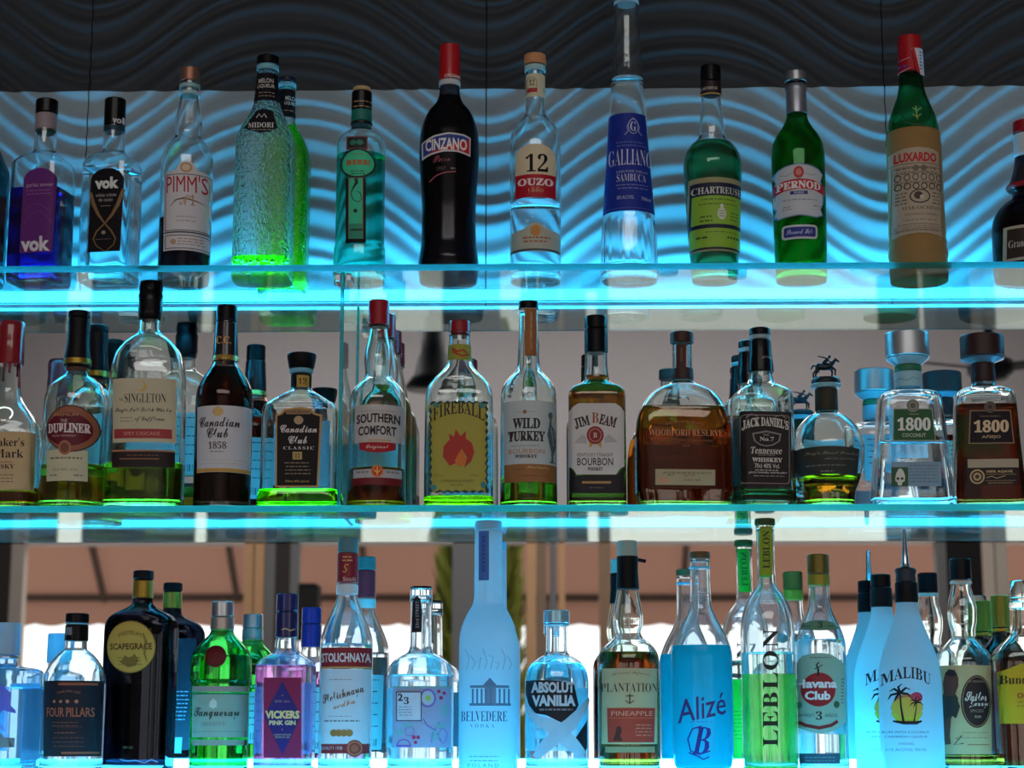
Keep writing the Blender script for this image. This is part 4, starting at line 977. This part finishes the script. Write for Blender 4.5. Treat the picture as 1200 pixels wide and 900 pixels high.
b = Bottle('tequila_bottle', 'trapezoid bottle of dark amber with black label and brown stopper', 1, 1156, [(432,12.5),(450,13.5),(454,17),(457,26),(461,32),(468,34.5),(520,37.5),(590,41)], n=6, d=0.62, sq=(453,466), rot=-5, gl=G1, base=8, thick=3.2)
b.liquid(476, (0.17,0.02,0.002))
b.turn('stopper', [(394,25.4),(420,25.8)], pm((50,28,28),0.4)); b.turn('stopper_base', [(420.5,25),(426,15)], pm((110,140,160),0.25)); b.turn('neck_label', [(426.5,14),(449,14.5)], pm((44,24,26),0.45))
b.stick('front_label', Pg((1137,480.5),(1184,480.5),(1188,520),(1135.5,520)), (150,122,92), [(Pg((1138.2,481.7),(1183,481.7),(1186.7,518.8),(1136.8,518.8)),(28,20,26)), (T('1800',1161.5,499.5,14.5,40,f='sb',bold=.024),(214,186,150),2), (T('AÑEJO',1161.5,512,5,22,bold=.01),(196,166,130),2), (T('TEQUILA RESERVA',1160,488,2.2,24),(150,120,96),2)])
b.stick('medallion', E(1160,477,6.6,6.8), (110,96,84), [(ringshape(E(1160,477,5.4),1),(50,40,36)), (E(1160,477,2.8),(56,46,42))], lvl=3)
b.stick('lower_label', R(1134.5,538,1193,568,.5), (34,24,28), [(R(1134.5,538,1193,548),(170,156,132)), (ringshape(E(1145.5,558.5,8.6),1.8),(190,160,116)), (E(1145.5,558.5,5),(170,140,100)), (E(1145.5,558.5,2.2),(60,44,36),2), (T('100% AGAVE',1171,552.5,3,30,bold=.02),(200,170,120)), (Ln([(1156,560),(1162,558),(1168,560.5),(1178,557.5)],.8),(190,160,120)), (R(1155,555.5,1190,556.2),(150,120,86)), (R(1155,563,1190,563.6),(150,120,86)), (T('HECHO EN MEXICO',1172,566,2,28),(180,150,110))])
back_label(b, 1136,484,1180,534, (190,180,150))

# ---------------------------------------------------------------- bottom shelf
b = Bottle('gin_bottle', 'square pale blue bottle with violet print cut by the left edge, bottom shelf', 2, 6, [(740,12),(778,12.5),(781,16),(784,30),(788,34),(905,34)], n=7, d=0.95, sq=(779,786), rot=-24, gl=glow_film(glass((0.45,0.72,1.0), bump=0.15, bscale=26), 0.06))
b.liquid(806, (0.75,0.9,1.0))
b.turn('cap', [(730,14.2),(768,14.6)], pm((150,186,214),0.35)); b.turn('neck_ring', [(769,13),(772,13)], SIL)
b.stick('front_print', None, WHT, [(Pg((-14,806),(-4,800),(6,804),(13,812),(12,826),(15,836),(6,832),(0,838),(-10,834)),(104,104,196)), (Pg((-12,842),(2,846),(8,856),(-6,858)),(120,150,214))])
b.stick('tag_print', None, WHT, [(join(E(-4,868,11,11),Pg((4,864),(24,865.5),(25,875),(4,876))),(126,122,122),2)])
back_label(b, -20,800,26,880, (214,222,236))

b = Bottle('gin_bottle', 'clear bottle with black capsule and black label lettered in copper', 2, 86.5, [(724,12),(752,12.4),(760,12.8),(764,17),(771,24),(781,31),(791,35),(800,36.2),(905,36)], gl=GB, c=0.045)
b.liquid(800, (0.93,0.97,1.0))
b.turn('cap', [(719,13.6),(730,13.8)], BLK); b.turn('neck_ring', [(730.5,13.2),(732,13.2)], pm((120,190,210),0.3)); b.turn('capsule', [(732.5,13.4),(751.5,13.8)], BLK)
b.stick('tax_strip', R(76.5,735,84.5,744), (120,124,130), over=1.2)
b.stick('front_label', R(48,797.5,124,886.5), (28,24,34), [(R(68,800,110,803),(150,78,56)), (T('FOUR PILLARS',80,834.5,11,54,bold=.01),(176,92,66)), (join(E(63,822,1.8),E(71,822,1.8),E(79,822,2.2),E(89,822,2.2)),(176,110,84)), (T('RARE DRY GIN',80,812,2.6,26,arch=2),(150,96,76)), (micro(60,92,846,2,4,1.2,4),(110,66,54)), (micro(62,88,858,1,4,1.4,5),(130,76,58)), (micro(60,100,864,3,5,1.1,6),(100,62,52)), (R(72,881,110,883.6),(150,78,56)), (T('DISTILLED IN AUSTRALIA',80,852,2,30),(96,60,50))])
back_label(b, 58,806,114,880, (70,70,80), (170,150,140))

def scape(c, cx, label):
    b = Bottle('gin_bottle', label, 2, cx, [(674,11),(702,11.5),(708,12.5),(711,16),(716,25),(721,34),(727,39.5),(735,42),(745,42.3),(905,41.5)], c=c, n=3.6, d=0.62, sq=(708,730), rot=-14, gl=glass((0.012,0.016,0.03)))
    b.liquid(722, (0.25,0.3,0.4))
    b.turn('stopper', [(669,12),(679,12.2)], BLKM); b.turn('neck_label', [(680.5,11.8),(701.5,12.2)], pm((150,120,44),0.35,0.6))
    return b
b = scape(0.097, 163, 'black bottle with round gold label and gold neck, left side of bottom shelf')
b.stick('front_label', E(152.5,758,30.5,31), (186,152,70), [(ringshape(E(152.5,758,30.5,31),1),(110,84,30)), (T('PREMIUM',152,745,5,28,arch=4),(110,84,36)), (T('SCAPEGRACE',153,757.5,7.5,52,bold=.02),(60,46,26)), (Pg((140,776),(146,768),(152,771),(158,766),(163,773),(160,780),(150,782)),(126,98,44)), (Ln([(168,742),(172,752),(170,766),(173,776)],[2,3.5,3,1]),(140,108,48)), (micro(136,168,770,3,4,.9,3),(120,92,40))])
b.stick('front_print', None, WHT, [(T('DRY GIN',150,876,3,12),(96,76,54)), (Ln([(140,890),(150,892),(160,891),(170,894),(178,890),(184,893)],1),(120,150,170))])
b.stick('back_label', R(136,740,188,880,2), (28,30,44), [(micro(140,184,806,8,5,1.4,4),(150,170,190)), (R(145,864,180,884),(170,200,214))], back=True)

b = Bottle('gin_bottle', 'squat green bottle with silver cap, red seal and pale label', 2, 258, [(712,12),(738,13),(743,14.5),(748,19),(755,26),(763,32),(772,35),(785,35.6),(797,35.6),(801,34),(805,34),(905,34)], gl=glass((0.05,0.55,0.10)))
b.liquid(768, (0.5,0.9,0.5))
b.turn('cap', [(705,13.2),(723,13.4)], SIL, ribs=1); b.turn('capsule', [(723.5,13.6),(738.5,14)], pm((166,156,150),0.35,0.7))
b.stick('wax_seal', E(252.5,769,12.5,13), (96,18,26), [(ringshape(E(252.5,769,11,11.5),1.2),(70,14,20)), (T('T',252.5,769,9,6),(120,40,44))], lvl=2)
b.stick('silver_strip', R(222.5,804,288,810.5), (150,142,136)); b.stick('silver_strip', R(222.5,867,288,873.5), (140,142,130))
b.stick('front_label', R(222.5,812,287,864,.5), (140,160,146), [(R(222.5,812,287,813.6),(30,110,80)), (T('Tanqueray',252,836.5,15,53,f='sc',bold=0.012),(40,58,52)), (T('IMPORTED',249,848.5,4.5,28,space=1.3,f='sb',bold=-0.012),(96,116,104)), (Pg((245,828),(246,822),(250,818.5),(254,822),(254,828),(250,830.5)),(196,204,192)), (R(222.5,857,287,857.6),(110,140,120))])
back_label(b, 230,806,284,872)

b = Bottle('gin_bottle', 'square bottle of pink gin with navy diamond on crimson label', 2, 334.5, [(712,12),(747,12.4),(752,13.5),(760,14),(765,17),(770,24),(776,31),(782,33.6),(905,34)], n=5, d=0.9, sq=(762,778), gl=GB)
b.liquid(780, (0.72,0.30,0.62))
b.turn('cap', [(696,13),(717,13.2)], pm((26,26,92),0.35,coat=0.4), ribs=1); b.turn('capsule', [(717.5,13.2),(747.5,13.5)], pm((26,24,84),0.35,coat=0.4))
b.stick('front_label', R(309,794,353,888,.3), (138,28,72), [(Pg((331,798),(352.5,839),(331,885),(309.5,839)),(38,30,100)), (T('VICKERS',331,837.5,9.5,40,bold=.05),(224,190,130),2), (T('PINK GIN',331,847,5.5,31,bold=.04),(220,190,140),2), (T('ESTD 1810',331,822,2.6,17),(170,140,130),2), (T('LONDON DISTILLED',331,861,2.2,20),(190,160,130),2), (T('PREMIUM GIN',331,864,2.2,17),(190,160,130),2), (join(E(331,815,.8),E(331,855,.8)),(190,110,90),2)])
b.stick('cap_print', None, WHT, [(Ln([(330,738),(335,736.5),(340,739),(345,737)],1.2),(206,170,120))], over=1.2)
back_label(b, 312,800,358,884)

def vodka(c, cx, label):
    b = Bottle('vodka_bottle', label, 2, cx, [(640,11),(684,11.3),(698,12),(706,14),(716,18),(728,23.5),(740,28),(752,30.6),(765,31),(905,31)], c=c, gl=GB)
    b.liquid(755, (0.93,0.97,1.0))
    b.turn('cap', [(631,12),(648,12.3)], pm((78,110,112),0.45)); b.turn('capsule', [(648.5,12.4),(684,12.8)], pm((130,20,34),0.35,coat=0.4)); b.turn('neck_ring', [(685,12.8),(690,13),(697,12.8)], pm((200,204,206),0.25))
    return b
b = vodka(0.065, 405, 'tall clear bottle with red neck capsule and red banded label')
b.stick('cap_print', None, WHT, [(T('S',405,666,10,7,shear=.3),(196,140,80)), (micro(401,413,652,2,4,1.4,2),(206,160,100)), (T('Stoli',409,678.5,5,14),(214,190,180))], over=1.3)
b.stick('band_label', R(374.5,758.5,433.5,783.5), (138,36,44), [(T('STOLICHNAYA',404,770.5,11,57,bold=.03),(216,206,206)), (R(374.5,781,433.5,783),(190,150,90))])
b.stick('front_label', R(375,784,433,872,.5), (196,204,212), [(T('Stolichnaya',401,815,15,50,rot=-17,f='sc',bold=0.012),(96,70,52)), (T('vodka',403,825,6,26,rot=-17,f='sc',bold=0.012),(190,130,90)), (micro(386,412,796,1,3,.8,2),(140,146,150)), (micro(378,422,844,1,3,1.6,3),(110,116,120)), (join(*[E(391+k*6,859,4.4,4.2) for k in range(4)]),(160,110,60)), (micro(384,412,839,1,3,.8,5),(140,146,150))])
b.stick('lower_label', R(375,871.5,431,883,.5), (140,36,42), [(T('QUALITY 1938',388,877,4.5,26),(206,180,180)), (E(415,877,9.5,10),(150,60,46)), (ringshape(E(415,877,8),1),(196,120,90),2), (E(415,877,4),(176,84,60),2)])
back_label(b, 380,784,430,880, (214,226,230))

b = Bottle('gin_bottle', 'clear squat bottle with lavender flower-pattern label and boxed number', 2, 492.5, [(698,11.5),(712,12.3),(740,12.5),(758,12.8),(764,15),(769,23),(775,32),(783,37.5),(792,39),(905,39)], gl=GB)
b.liquid(791, (0.93,0.97,1.0))
b.turn('stopper', [(690,13),(706,13.4)], glass((0.8,0.92,0.96))); b.turn('stopper_top', [(687.5,12.8),(689.8,13)], BLK)
b.stick('neck_strip', Pg((484,702),(489,698),(493,702),(494.5,720),(494,741),(482.5,741),(483,720)), (24,22,30), [(T('23rd STREET',489,720,3.6,32,rot=-90),(170,170,180))], over=.6)
b.stick('front_label', R(459,804,527,876,.5), (150,160,190), [(R(459,804,527,806),(120,170,170)), (ringshape(E(501,818,9.5,11),2),(120,104,190)), (E(501,818,7,8),(170,190,206),2), (E(501.5,818,3,3.4),(160,180,90),3), (join(E(513.5,810,2),E(519.5,812,2),E(516,817.5,2.2)),(176,50,96)), (ringshape(E(473,875,9,9,a0=180,a1=360),2),(130,84,180)), (join(E(485,864,2.4),E(490,864,2.2),E(487,870,2)),(176,50,96)), (join(E(478,850,7,3),E(515,850,6,4),E(509,862,5,6),E(468,858,5,4),E(520,832,4,7)),(120,170,176)), (Ln([(496,842),(500,850),(510,856),(516,868)],1.2),(104,104,180)), (Ln([(505,870),(507,858),(515,846)],1),(120,110,186)), (ringshape(E(518,862,5,9),1.2),(136,120,190)), (ringshape(E(480,857,6,6),1.2),(136,120,190)), (R(464.5,810.5,494,845),(196,206,220),4), (ringshape(R(464.5,810.5,494,845),1),(60,62,80),5), (T('2',469.5,817,8.5,6,bold=.02),(40,40,54),5), (T('3',476.5,821,8.5,6,f='sb'),(40,40,54),5), (micro(467,484,828,4,3.2,.9,4),(140,146,164),5)])
back_label(b, 466,806,520,876, (214,222,236))

frost = newmat('frosted_glass')
m_, nt, out = frost
g_ = nt.nodes.new('ShaderNodeBsdfGlass'); g_.inputs['Roughness'].default_value = 0.42; g_.inputs['IOR'].default_value = 1.25; g_.inputs['Color'].default_value = (0.84, 0.93, 1.0, 1)
t_ = nt.nodes.new('ShaderNodeBsdfTranslucent'); t_.inputs['Color'].default_value = (0.80, 0.90, 0.96, 1)
mx = nt.nodes.new('ShaderNodeMixShader'); mx.inputs[0].default_value = 0.55
nt.links.new(g_.outputs[0], mx.inputs[1]); nt.links.new(t_.outputs[0], mx.inputs[2])
d_ = nt.nodes.new('ShaderNodeBsdfPrincipled'); d_.inputs['Base Color'].default_value = (*lin((190,212,226)), 1); d_.inputs['Roughness'].default_value = 0.4
mx2 = nt.nodes.new('ShaderNodeMixShader'); mx2.inputs[0].default_value = 0.35
nt.links.new(mx.outputs[0], mx2.inputs[1]); nt.links.new(d_.outputs[0], mx2.inputs[2]); nt.links.new(mx2.outputs[0], out.inputs[0])
b = Bottle('vodka_bottle', 'tall frosted pale blue bottle in the middle of the bottom shelf', 2, 572, [(622,16.3),(660,16.5),(700,17),(708,18.5),(716,23),(726,28),(736,31.8),(748,33.8),(765,34.3),(905,34.3)], c=0.060, solid=m_)
b.turn('stopper', [(611,16.2),(622,16.6)], pm((150,200,226),0.4))
b.stick('neck_strip', R(561,622,573,680), (66,104,170), [(T('BELVEDERE',567,648,4,44,rot=-90,f='sb',bold=-0.012),(30,50,110))])
b.stick('palace_print', None, WHT, [(R(551,803,596,806),(96,130,160)), (join(*[R(553+k*5.2,807,555.2+k*5.2,824) for k in range(9)]),(90,124,156)), (Pg((566,803),(574,794),(582,803)),(90,124,156)), (R(568,804,581,826),(104,140,170)), (R(550,824,598,827),(90,124,156))])
b.stick('front_print', None, WHT, [(T('BELVEDERE',567,839.5,12,54,f='sb',bold=-0.012),(40,66,96)), (T('VODKA',565,850.5,4.5,28,space=1.6,f='sb',bold=-0.012),(90,136,166))])
b.stick('origin_print', None, WHT, [(micro(548,585,886,2,5,1.2,4),(110,170,200)), (T('POLAND',566,897,4.5,36,space=1.5),(96,150,180))])
b.stick('branch_print', None, WHT, [(Ln([(545+k*7,760+(k%3)*8),(550+k*7,770+(k%2)*7),(547+k*7,784)],.8),(140,184,206)) for k in range(8)])

b = Bottle('vodka_bottle', 'round-shouldered clear bottle with black panel and crossing silver ribbons', 2, 652.5, [(722,13),(734,12.4),(764,12.8),(767,15),(771,22),(778,30),(788,35.5),(800,37.3),(905,37.3)], gl=GB)
b.liquid(778, (0.9,0.96,1.0))
b.turn('cap', [(715.5,15.4),(731,15.6)], pm((150,190,206),0.2,0.5)); b.turn('neck_ring', [(731.5,15),(733.6,14.6)], SIL)
b.stick('panel_print', None, WHT, [(Pg((616,797),(642,797),(672,800),(678,826),(675,832),(666,840),(658,847),(650,843),(640,838),(628,836),(620,826),(616,812)),(24,24,34)), (Pg((674,865),(688,844),(688,876),(686,881)),(24,26,40)), (T('ABSOLUT',648,805.5,13,50,bold=.05),(190,196,204),3), (T('VANILIA',649,821,13,50,bold=.05),(190,196,204),3), (micro(631,671,830.5,1,3,2,3),(130,120,126),3),
   (Ln([(616,826),(622,836),(632,845),(645,850),(658,860),(672,874),(684,885)],[3,6,12,17,18,16,9]),(166,186,200),2), (Ln([(690,818),(680,834),(668,848),(655,860),(640,874),(628,888)],[4,10,15,18,14,8]),(160,182,198),4)])
b.stick('embossed_seal', ringshape(E(651,782,9,8),2.2), glass((0.8,0.93,0.97)))
back_label(b, 628,806,678,880, (206,220,230))

b = Bottle('rum_bottle', 'dark rum bottle with black ribboned neck, beige label and red box', 2, 737, [(640,11.5),(690,12.5),(700,13.8),(714,16.5),(724,18),(733,17.4),(742,15),(746,16.5),(752,23),(760,31),(768,35),(778,36.4),(905,36.4)], gl=G1)
b.liquid(765, (0.24,0.045,0.004))
b.turn('stopper', [(634,12),(655,12.4)], pm((150,160,150),0.25)); b.turn('capsule', [(651.5,12.8),(672,12.6),(691,13.8)], BLKM)
bm = bmesh.new(); zz = b.zof(654); add_box(bm, (0.011, -0.0015, zz-0.004), (0.027, 0.0015, zz+0.001), bev=0.0006); bmesh.ops.rotate(bm, verts=bm.verts[:], cent=(0.011, 0, zz), matrix=Matrix.Rotation(math.radians(12), 3, 'Y')); fin('ribbon', bm, BLKM, b.root, smooth=False)
b.stick('front_label', R(706,783,771,872,1), (186,170,130), [(T('PLANTATION',738,805.5,10.5,66,f='sb',bold=-0.012),(64,52,40)), (T('Artisanal Infusion',739,791,4,44,arch=2.5,f='sc',bold=0.012),(130,106,76)), (Ln([(738,813),(738,824)],1.6),(70,58,44)), (Ln([(733.5,815.5),(742.5,815.5)],1.2),(70,58,44)), (Ln([(733,821),(738,824.5),(743,821)],1.2),(70,58,44)), (Pg((712,829.5),(768,829.5),(767,870),(713,870)),(176,60,44)), (T('PINEAPPLE',741,836,5.5,48),(226,150,120),2), (R(714,841,766,841.7),(206,110,80),2), (Pg((719,868),(722,858),(723,852),(727,850.5),(729,856),(727,862),(730,868)),(84,40,34),2), (micro(744,765,849,4,4,1.2,5),(214,124,96),2)])
b.stick('lower_label', R(710,873.5,768,882,.5), (150,136,96), [(R(710,873.5,768,874.8),(60,48,36))])
back_label(b, 712,784,762,874)

def alize(c, cx, label):
    b = Bottle('liqueur_bottle', label, 2, cx, [(652,11.6),(704,12.6),(714,14),(724,18.5),(736,25),(748,30.5),(758,33.8),(770,35.6),(880,35),(896,33),(905,31)], c=c, gl=GB)
    b.liquid(757, None, opaque=milk((46,236,255), 0.85, 0.12), name='blue_liqueur')
    b.turn('cap', [(647,12.4),(655,12.6)], pm((96,70,40),0.5)); b.turn('neck_ring', [(664,12.9),(667,12.9)], pm((110,190,220),0.2))
    return b
b = alize(0.065, 823, 'bottle of opaque sky blue liqueur with slanted dark script')
b.stick('neck_print', None, WHT, [(T('Alizé',822.5,690,7,12,shear=.3),(110,130,150)), (join(R(811,695,834,695.7),R(811,699,834,699.7),R(811,703,834,703.7)),(110,140,160))])
b.stick('front_print', None, WHT, [(T('Alizé',822,829,27,58,shear=.25,rot=-12,bold=.005),(62,50,110),3), (T('B',822,868,32,22,shear=.3,f='sb'),(34,44,128),3), (Ln([(822,851),(812,854),(807,866),(810,880),(820,884),(832,880)],1.6),(34,44,128),3), (Ln([(808,882),(818,886),(824,890),(831,887)],1.6),(34,44,128),3), (micro(808,838,845.5,1,3,.8,4),(70,130,190),3)])

b = Bottle('cachaca_bottle', 'tall bottle with lime neck strip and vertical black lettering', 2, 901.5, [(616,11),(660,10.8),(684,11.3),(690,13.5),(697,19),(706,24.5),(718,28.8),(732,31.2),(748,32),(905,32)], c=0.058, gl=GB)
b.liquid(765, (0.86,0.98,0.9))
b.turn('stopper', [(608,12.2),(616,12.4)], pm((70,74,30),0.5))
b.stick('neck_strip', R(890.5,617,905.5,674,.5), (140,150,36), [(T('LEBLON',898,644,8,44,rot=-90,f='sb'),(40,44,20))], over=.5)
b.stick('front_print', None, WHT, [(T('LEBLON',903,806,18,138,rot=-90,space=1.1,f='sb'),(22,34,24))])
gb = milk((46,176,30), 0.4, 0.5)
b.stick('back_label', R(873,789,930,900,.5), gb, [(micro(878,925,830,8,5,1.2,4),(30,120,30)), (join(*[R(880+k*3,884,881+k*3,896) for k in range(12)]),(20,90,30))], back=True)
b.stick('neck_strip', R(890.5,620,905.5,676,.5), gb, [(T('LEBLON',898,646,8,44,rot=-90,mirror=False,f='sb'),(20,70,24))], back=True, over=.5)

b = Bottle('rum_bottle', 'clear bottle with pale green label and red circle, gold-green cap', 2, 963.5, [(656,11.5),(686,12.3),(698,12.6),(712,14),(722,17.5),(734,23),(746,27.5),(757,29.4),(770,29.6),(905,29.4)], gl=GB)
b.liquid(750, (0.93,0.97,0.97))
b.turn('cap', [(650,13),(673,13.2)], pm((110,92,40),0.35,0.5), ribs=1); b.turn('capsule', [(673.5,13.2),(687,13.4)], pm((140,130,40),0.4,0.3))
b.stick('collar_label', Pg((937,736),(943,729.5),(954,726.5),(966,726.5),(978,729.5),(985,736),(974,738),(961,739),(947,738)), (96,140,118), [(T('3',961,732,7,5,f='sb'),(26,30,30)), (R(943,733,951,734),(60,90,76)), (R(970,733,978,734),(60,90,76))])
b.stick('front_label', Pg((935,778),(942,768),(952,765.5),(962,765),(973,766.5),(983,772),(992,779),(992.5,846),(985,852),(975,857),(962,860),(948,857),(938,852),(934.5,846)), (138,176,158), [(T('EL RON DE CUBA',960,771,2.4,24,arch=1),(90,116,100)) if False else (micro(948,974,770,1,3,1,3),(90,116,100)), (E(960,808,19.3,20),(150,36,40)), (T('Havana',958,801,10.5,45,bold=.04),(222,224,224),3), (T('Club',959,815,10.5,28,bold=.04),(222,224,224),3), (Ln([(959,792),(959,784),(957,779),(960,776)],[2.4,2,1.6,1.4]),(36,34,34),2), (Ln([(955,784),(959,782),(964,779)],1),(36,34,34),2), (E(939.5,826,3.2,4),(60,120,110),2), (E(980.5,825.5,3.6,4.2),(60,96,70),2), (T('AÑEJO',947,838,4.8,16),(40,50,46)), (T('3',960,838.5,10,7,f='sb'),(30,34,34)), (T('AÑOS',974,838,4.8,15),(40,50,46)), (Ln([(939,846),(946,850),(960,853),(974,850),(982,845)],4),(120,40,44)), (micro(986,991,795,8,4,1.2,5),(80,110,100))])
b.stick('lower_label', R(939,883,985,895,.5), (44,84,100), [(micro(944,980,887,2,4,1.2,4),(90,130,140))])
back_label(b, 940,778,986,860, (200,216,214))

MW = milk((222,234,240), 0.72, 0.3)
def malibu(c, cx, label, prof_cap, pour=False):
    b = Bottle('rum_bottle', label, 2, cx, [(690,12.4),(707,12.8),(716,13.6),(728,17),(742,22),(756,27.5),(770,32),(784,35.2),(800,36.4),(905,36.8)], c=c, refc=0.060, solid=MW)
    b.turn('capsule', [(683,13.2),(707,13.6)], BLKM)
    return b
def malibu_front(b, dx=0.0, sc=1.0):
    t = lambda x: 1066+dx+(x-1066)*sc
    pal = lambda x, y, k: join(Ln([(x,y),(x-6*k,y-5*k),(x-11*k,y-2*k)],[3*k,2.6*k,.6]), Ln([(x,y),(x-9*k,y+2*k),(x-12*k,y+8*k)],[3*k,2.4*k,.6]), Ln([(x,y),(x-2*k,y-7*k),(x+2*k,y-11*k)],[3*k,2.4*k,.6]), Ln([(x,y),(x+6*k,y-6*k),(x+11*k,y-4*k)],[3*k,2.4*k,.6]), Ln([(x,y),(x+8*k,y+1*k),(x+12*k,y+6*k)],[3*k,2.4*k,.6]), Ln([(x,y),(x-4*k,y+5*k),(x-6*k,y+10*k)],[3*k,2.2*k,.6]))
    b.stick('front_print', None, WHT, [(T('MALIBU',1064+dx,797,14,54,arch=9,f='sb'),(52,40,52)), (E(1064+dx,831,17.5,18,a0=10,a1=170),(180,196,60)), (E(1064+dx,831,17.5,18,a0=180,a1=360),(190,120,90)), (E(1064+dx,829,17.3,12),(196,176,70),2), (E(1074+dx,817,7,6),(176,60,90),2), (pal(1056+dx,812,1.0),(26,26,34),4), (Ln([(1056+dx,812),(1057+dx,828),(1060+dx,848)],[1.4,1.8,2.4]),(26,26,34),4), (pal(1074+dx,823,.62),(26,26,34),4), (Ln([(1074+dx,823),(1073+dx,834),(1071+dx,846)],[1,1.2,1.6]),(26,26,34),4), (Ln([(1049+dx,845),(1060+dx,847),(1074+dx,847),(1080+dx,845)],[2,4,4,2]),(30,28,36),4), (T('RUM WITH COCONUT',1064+dx,858,2.8,50),(90,104,120)), (T('CARIBBEAN LIQUEUR',1064+dx,863.5,2.8,46),(90,104,120)), (T('ORIGINAL',1063+dx,871.5,2.6,17),(150,110,130)), (T('21% ALC/VOL 700 ML',1064+dx,878.5,3.4,44),(110,124,140)), (R(1046+dx,838,1046.5+dx,838.5),(90,100,110))])
b = malibu(0.054, 1067, 'white coconut rum bottle with palm sunset print and metal pourer', None)
b.turn('pourer_collar', [(666.5,12.4),(671,12.8),(674,11.6),(682.5,12.4)], pm((40,44,50),0.35))
b.turn('pour_spout', [(621,2.4),(640,3.2),(660,4.4),(666,6)], pm((170,176,182),0.15,1.0))
malibu_front(b)
b.stick('back_label', R(1046,800,1090,880,1), (206,220,230), [(micro(1050,1086,810,8,6,1.2,4),(90,110,140))], back=True)
b = malibu(0.148, 1037, 'second white coconut rum bottle, tucked behind the one with the pourer', None)
b.turn('cap', [(667,12.4),(682.6,12.6)], BLK, ribs=1)
malibu_front(b, dx=-21)

b = Bottle('rum_bottle', 'bottle with bulbed clear neck, black cap and beige label with black oval', 2, 1132, [(660,11.5),(685,11.5),(692,12.5),(704,15.5),(716,17.3),(728,16.6),(740,14),(746,14.2),(752,19),(760,26),(768,31),(777,33),(905,33)], gl=G1, c=0.088)
b.liquid(884, (0.10,0.02,0.002))
b.turn('cap', [(655,12.8),(680,13.1)], BLK, ribs=1); b.turn('neck_ring', [(681,13),(684.5,13)], pm((190,170,160),0.3))
b.stick('front_label', R(1101.5,779.5,1164,884,.5), (186,166,120), [(E(1145,822,18.5,31),(40,28,30)), (ringshape(E(1145,822,17,29.5),.8),(150,126,90),2), (T('Sailor',1144,816,11,26,f='sc',bold=0.012),(214,200,186),2), (T('Jerry',1147,825.5,10,24,f='sc',bold=0.012),(214,200,186),2), (T('SPICED',1145,833,3.4,16),(150,130,110),2), (T('RUM',1146,840,3,7),(196,180,160),2), (T('THE ORIGINAL',1143,798.5,2.6,22),(150,130,110),2),
   (Pg((1111,788),(1115,784),(1120,786),(1124,794),(1124,804),(1121,813),(1124,818),(1122,830),(1117,842),(1116,862),(1117,872),(1112,873),(1110,858),(1107,838),(1105,820),(1110,812),(1109,800)),(96,58,44),2), (Pg((1106,816),(1122,815),(1126,828),(1122,842),(1117,838),(1112,844),(1107,836)),(50,54,48),3), (Pg((1111,790),(1114,784),(1120,785),(1123,791),(1118,793)),(40,26,26),3), (Ln([(1122,866),(1128,862),(1120,873),(1130,871)],1.4),(90,80,60)), (micro(1126,1160,858,2,6,1,4),(150,128,90)), (R(1134,872,1160,873.2),(150,110,70))])
back_label(b, 1108,786,1158,878)

b = Bottle('rum_bottle', 'clear-capped bottle with yellow label cut by the right edge, bottom shelf', 2, 1203, [(700,11),(722,11.5),(736,12.5),(742,14.5),(750,22),(758,30),(766,35),(776,36.6),(905,36.6)], n=4, d=0.9, sq=(740,764), gl=G1)
b.liquid(772, (0.26,0.05,0.004))
b.turn('cap', [(681,13),(714,16)], glass((0.85,0.94,0.97)))
b.stick('front_label', Pg((1171,788),(1176,786),(1196,778),(1236,772),(1236,848),(1176,848),(1171,846)), (196,156,26), [(T('Bundaberg',1205,798,13,62,f='sb'),(40,30,22)), (T('OP',1198,815,6.5,16,bold=.03),(150,40,30)) if False else (T('ORIGINAL',1212,815,6.5,40,bold=.03),(150,50,30)), (micro(1190,1230,822,2,5,1,4),(130,100,30))])

b = Bottle('liqueur_bottle', 'dark bottle with green-gold cap behind the yellow-labelled bottle, far right', 2, 1177, [(702,9.6),(742,10.5),(750,14),(760,22),(772,28),(790,30),(905,30)], c=0.150, gl=glass((0.04,0.05,0.05)))
b.liquid(765, (0.2,0.1,0.05))
b.turn('cap', [(698,10.8),(712,11),(736,10.6)], pm((130,120,40),0.4,0.4), ribs=1); b.turn('gold_band', [(736.5,10.8),(741,10.9)], pm((190,130,40),0.35,0.6))
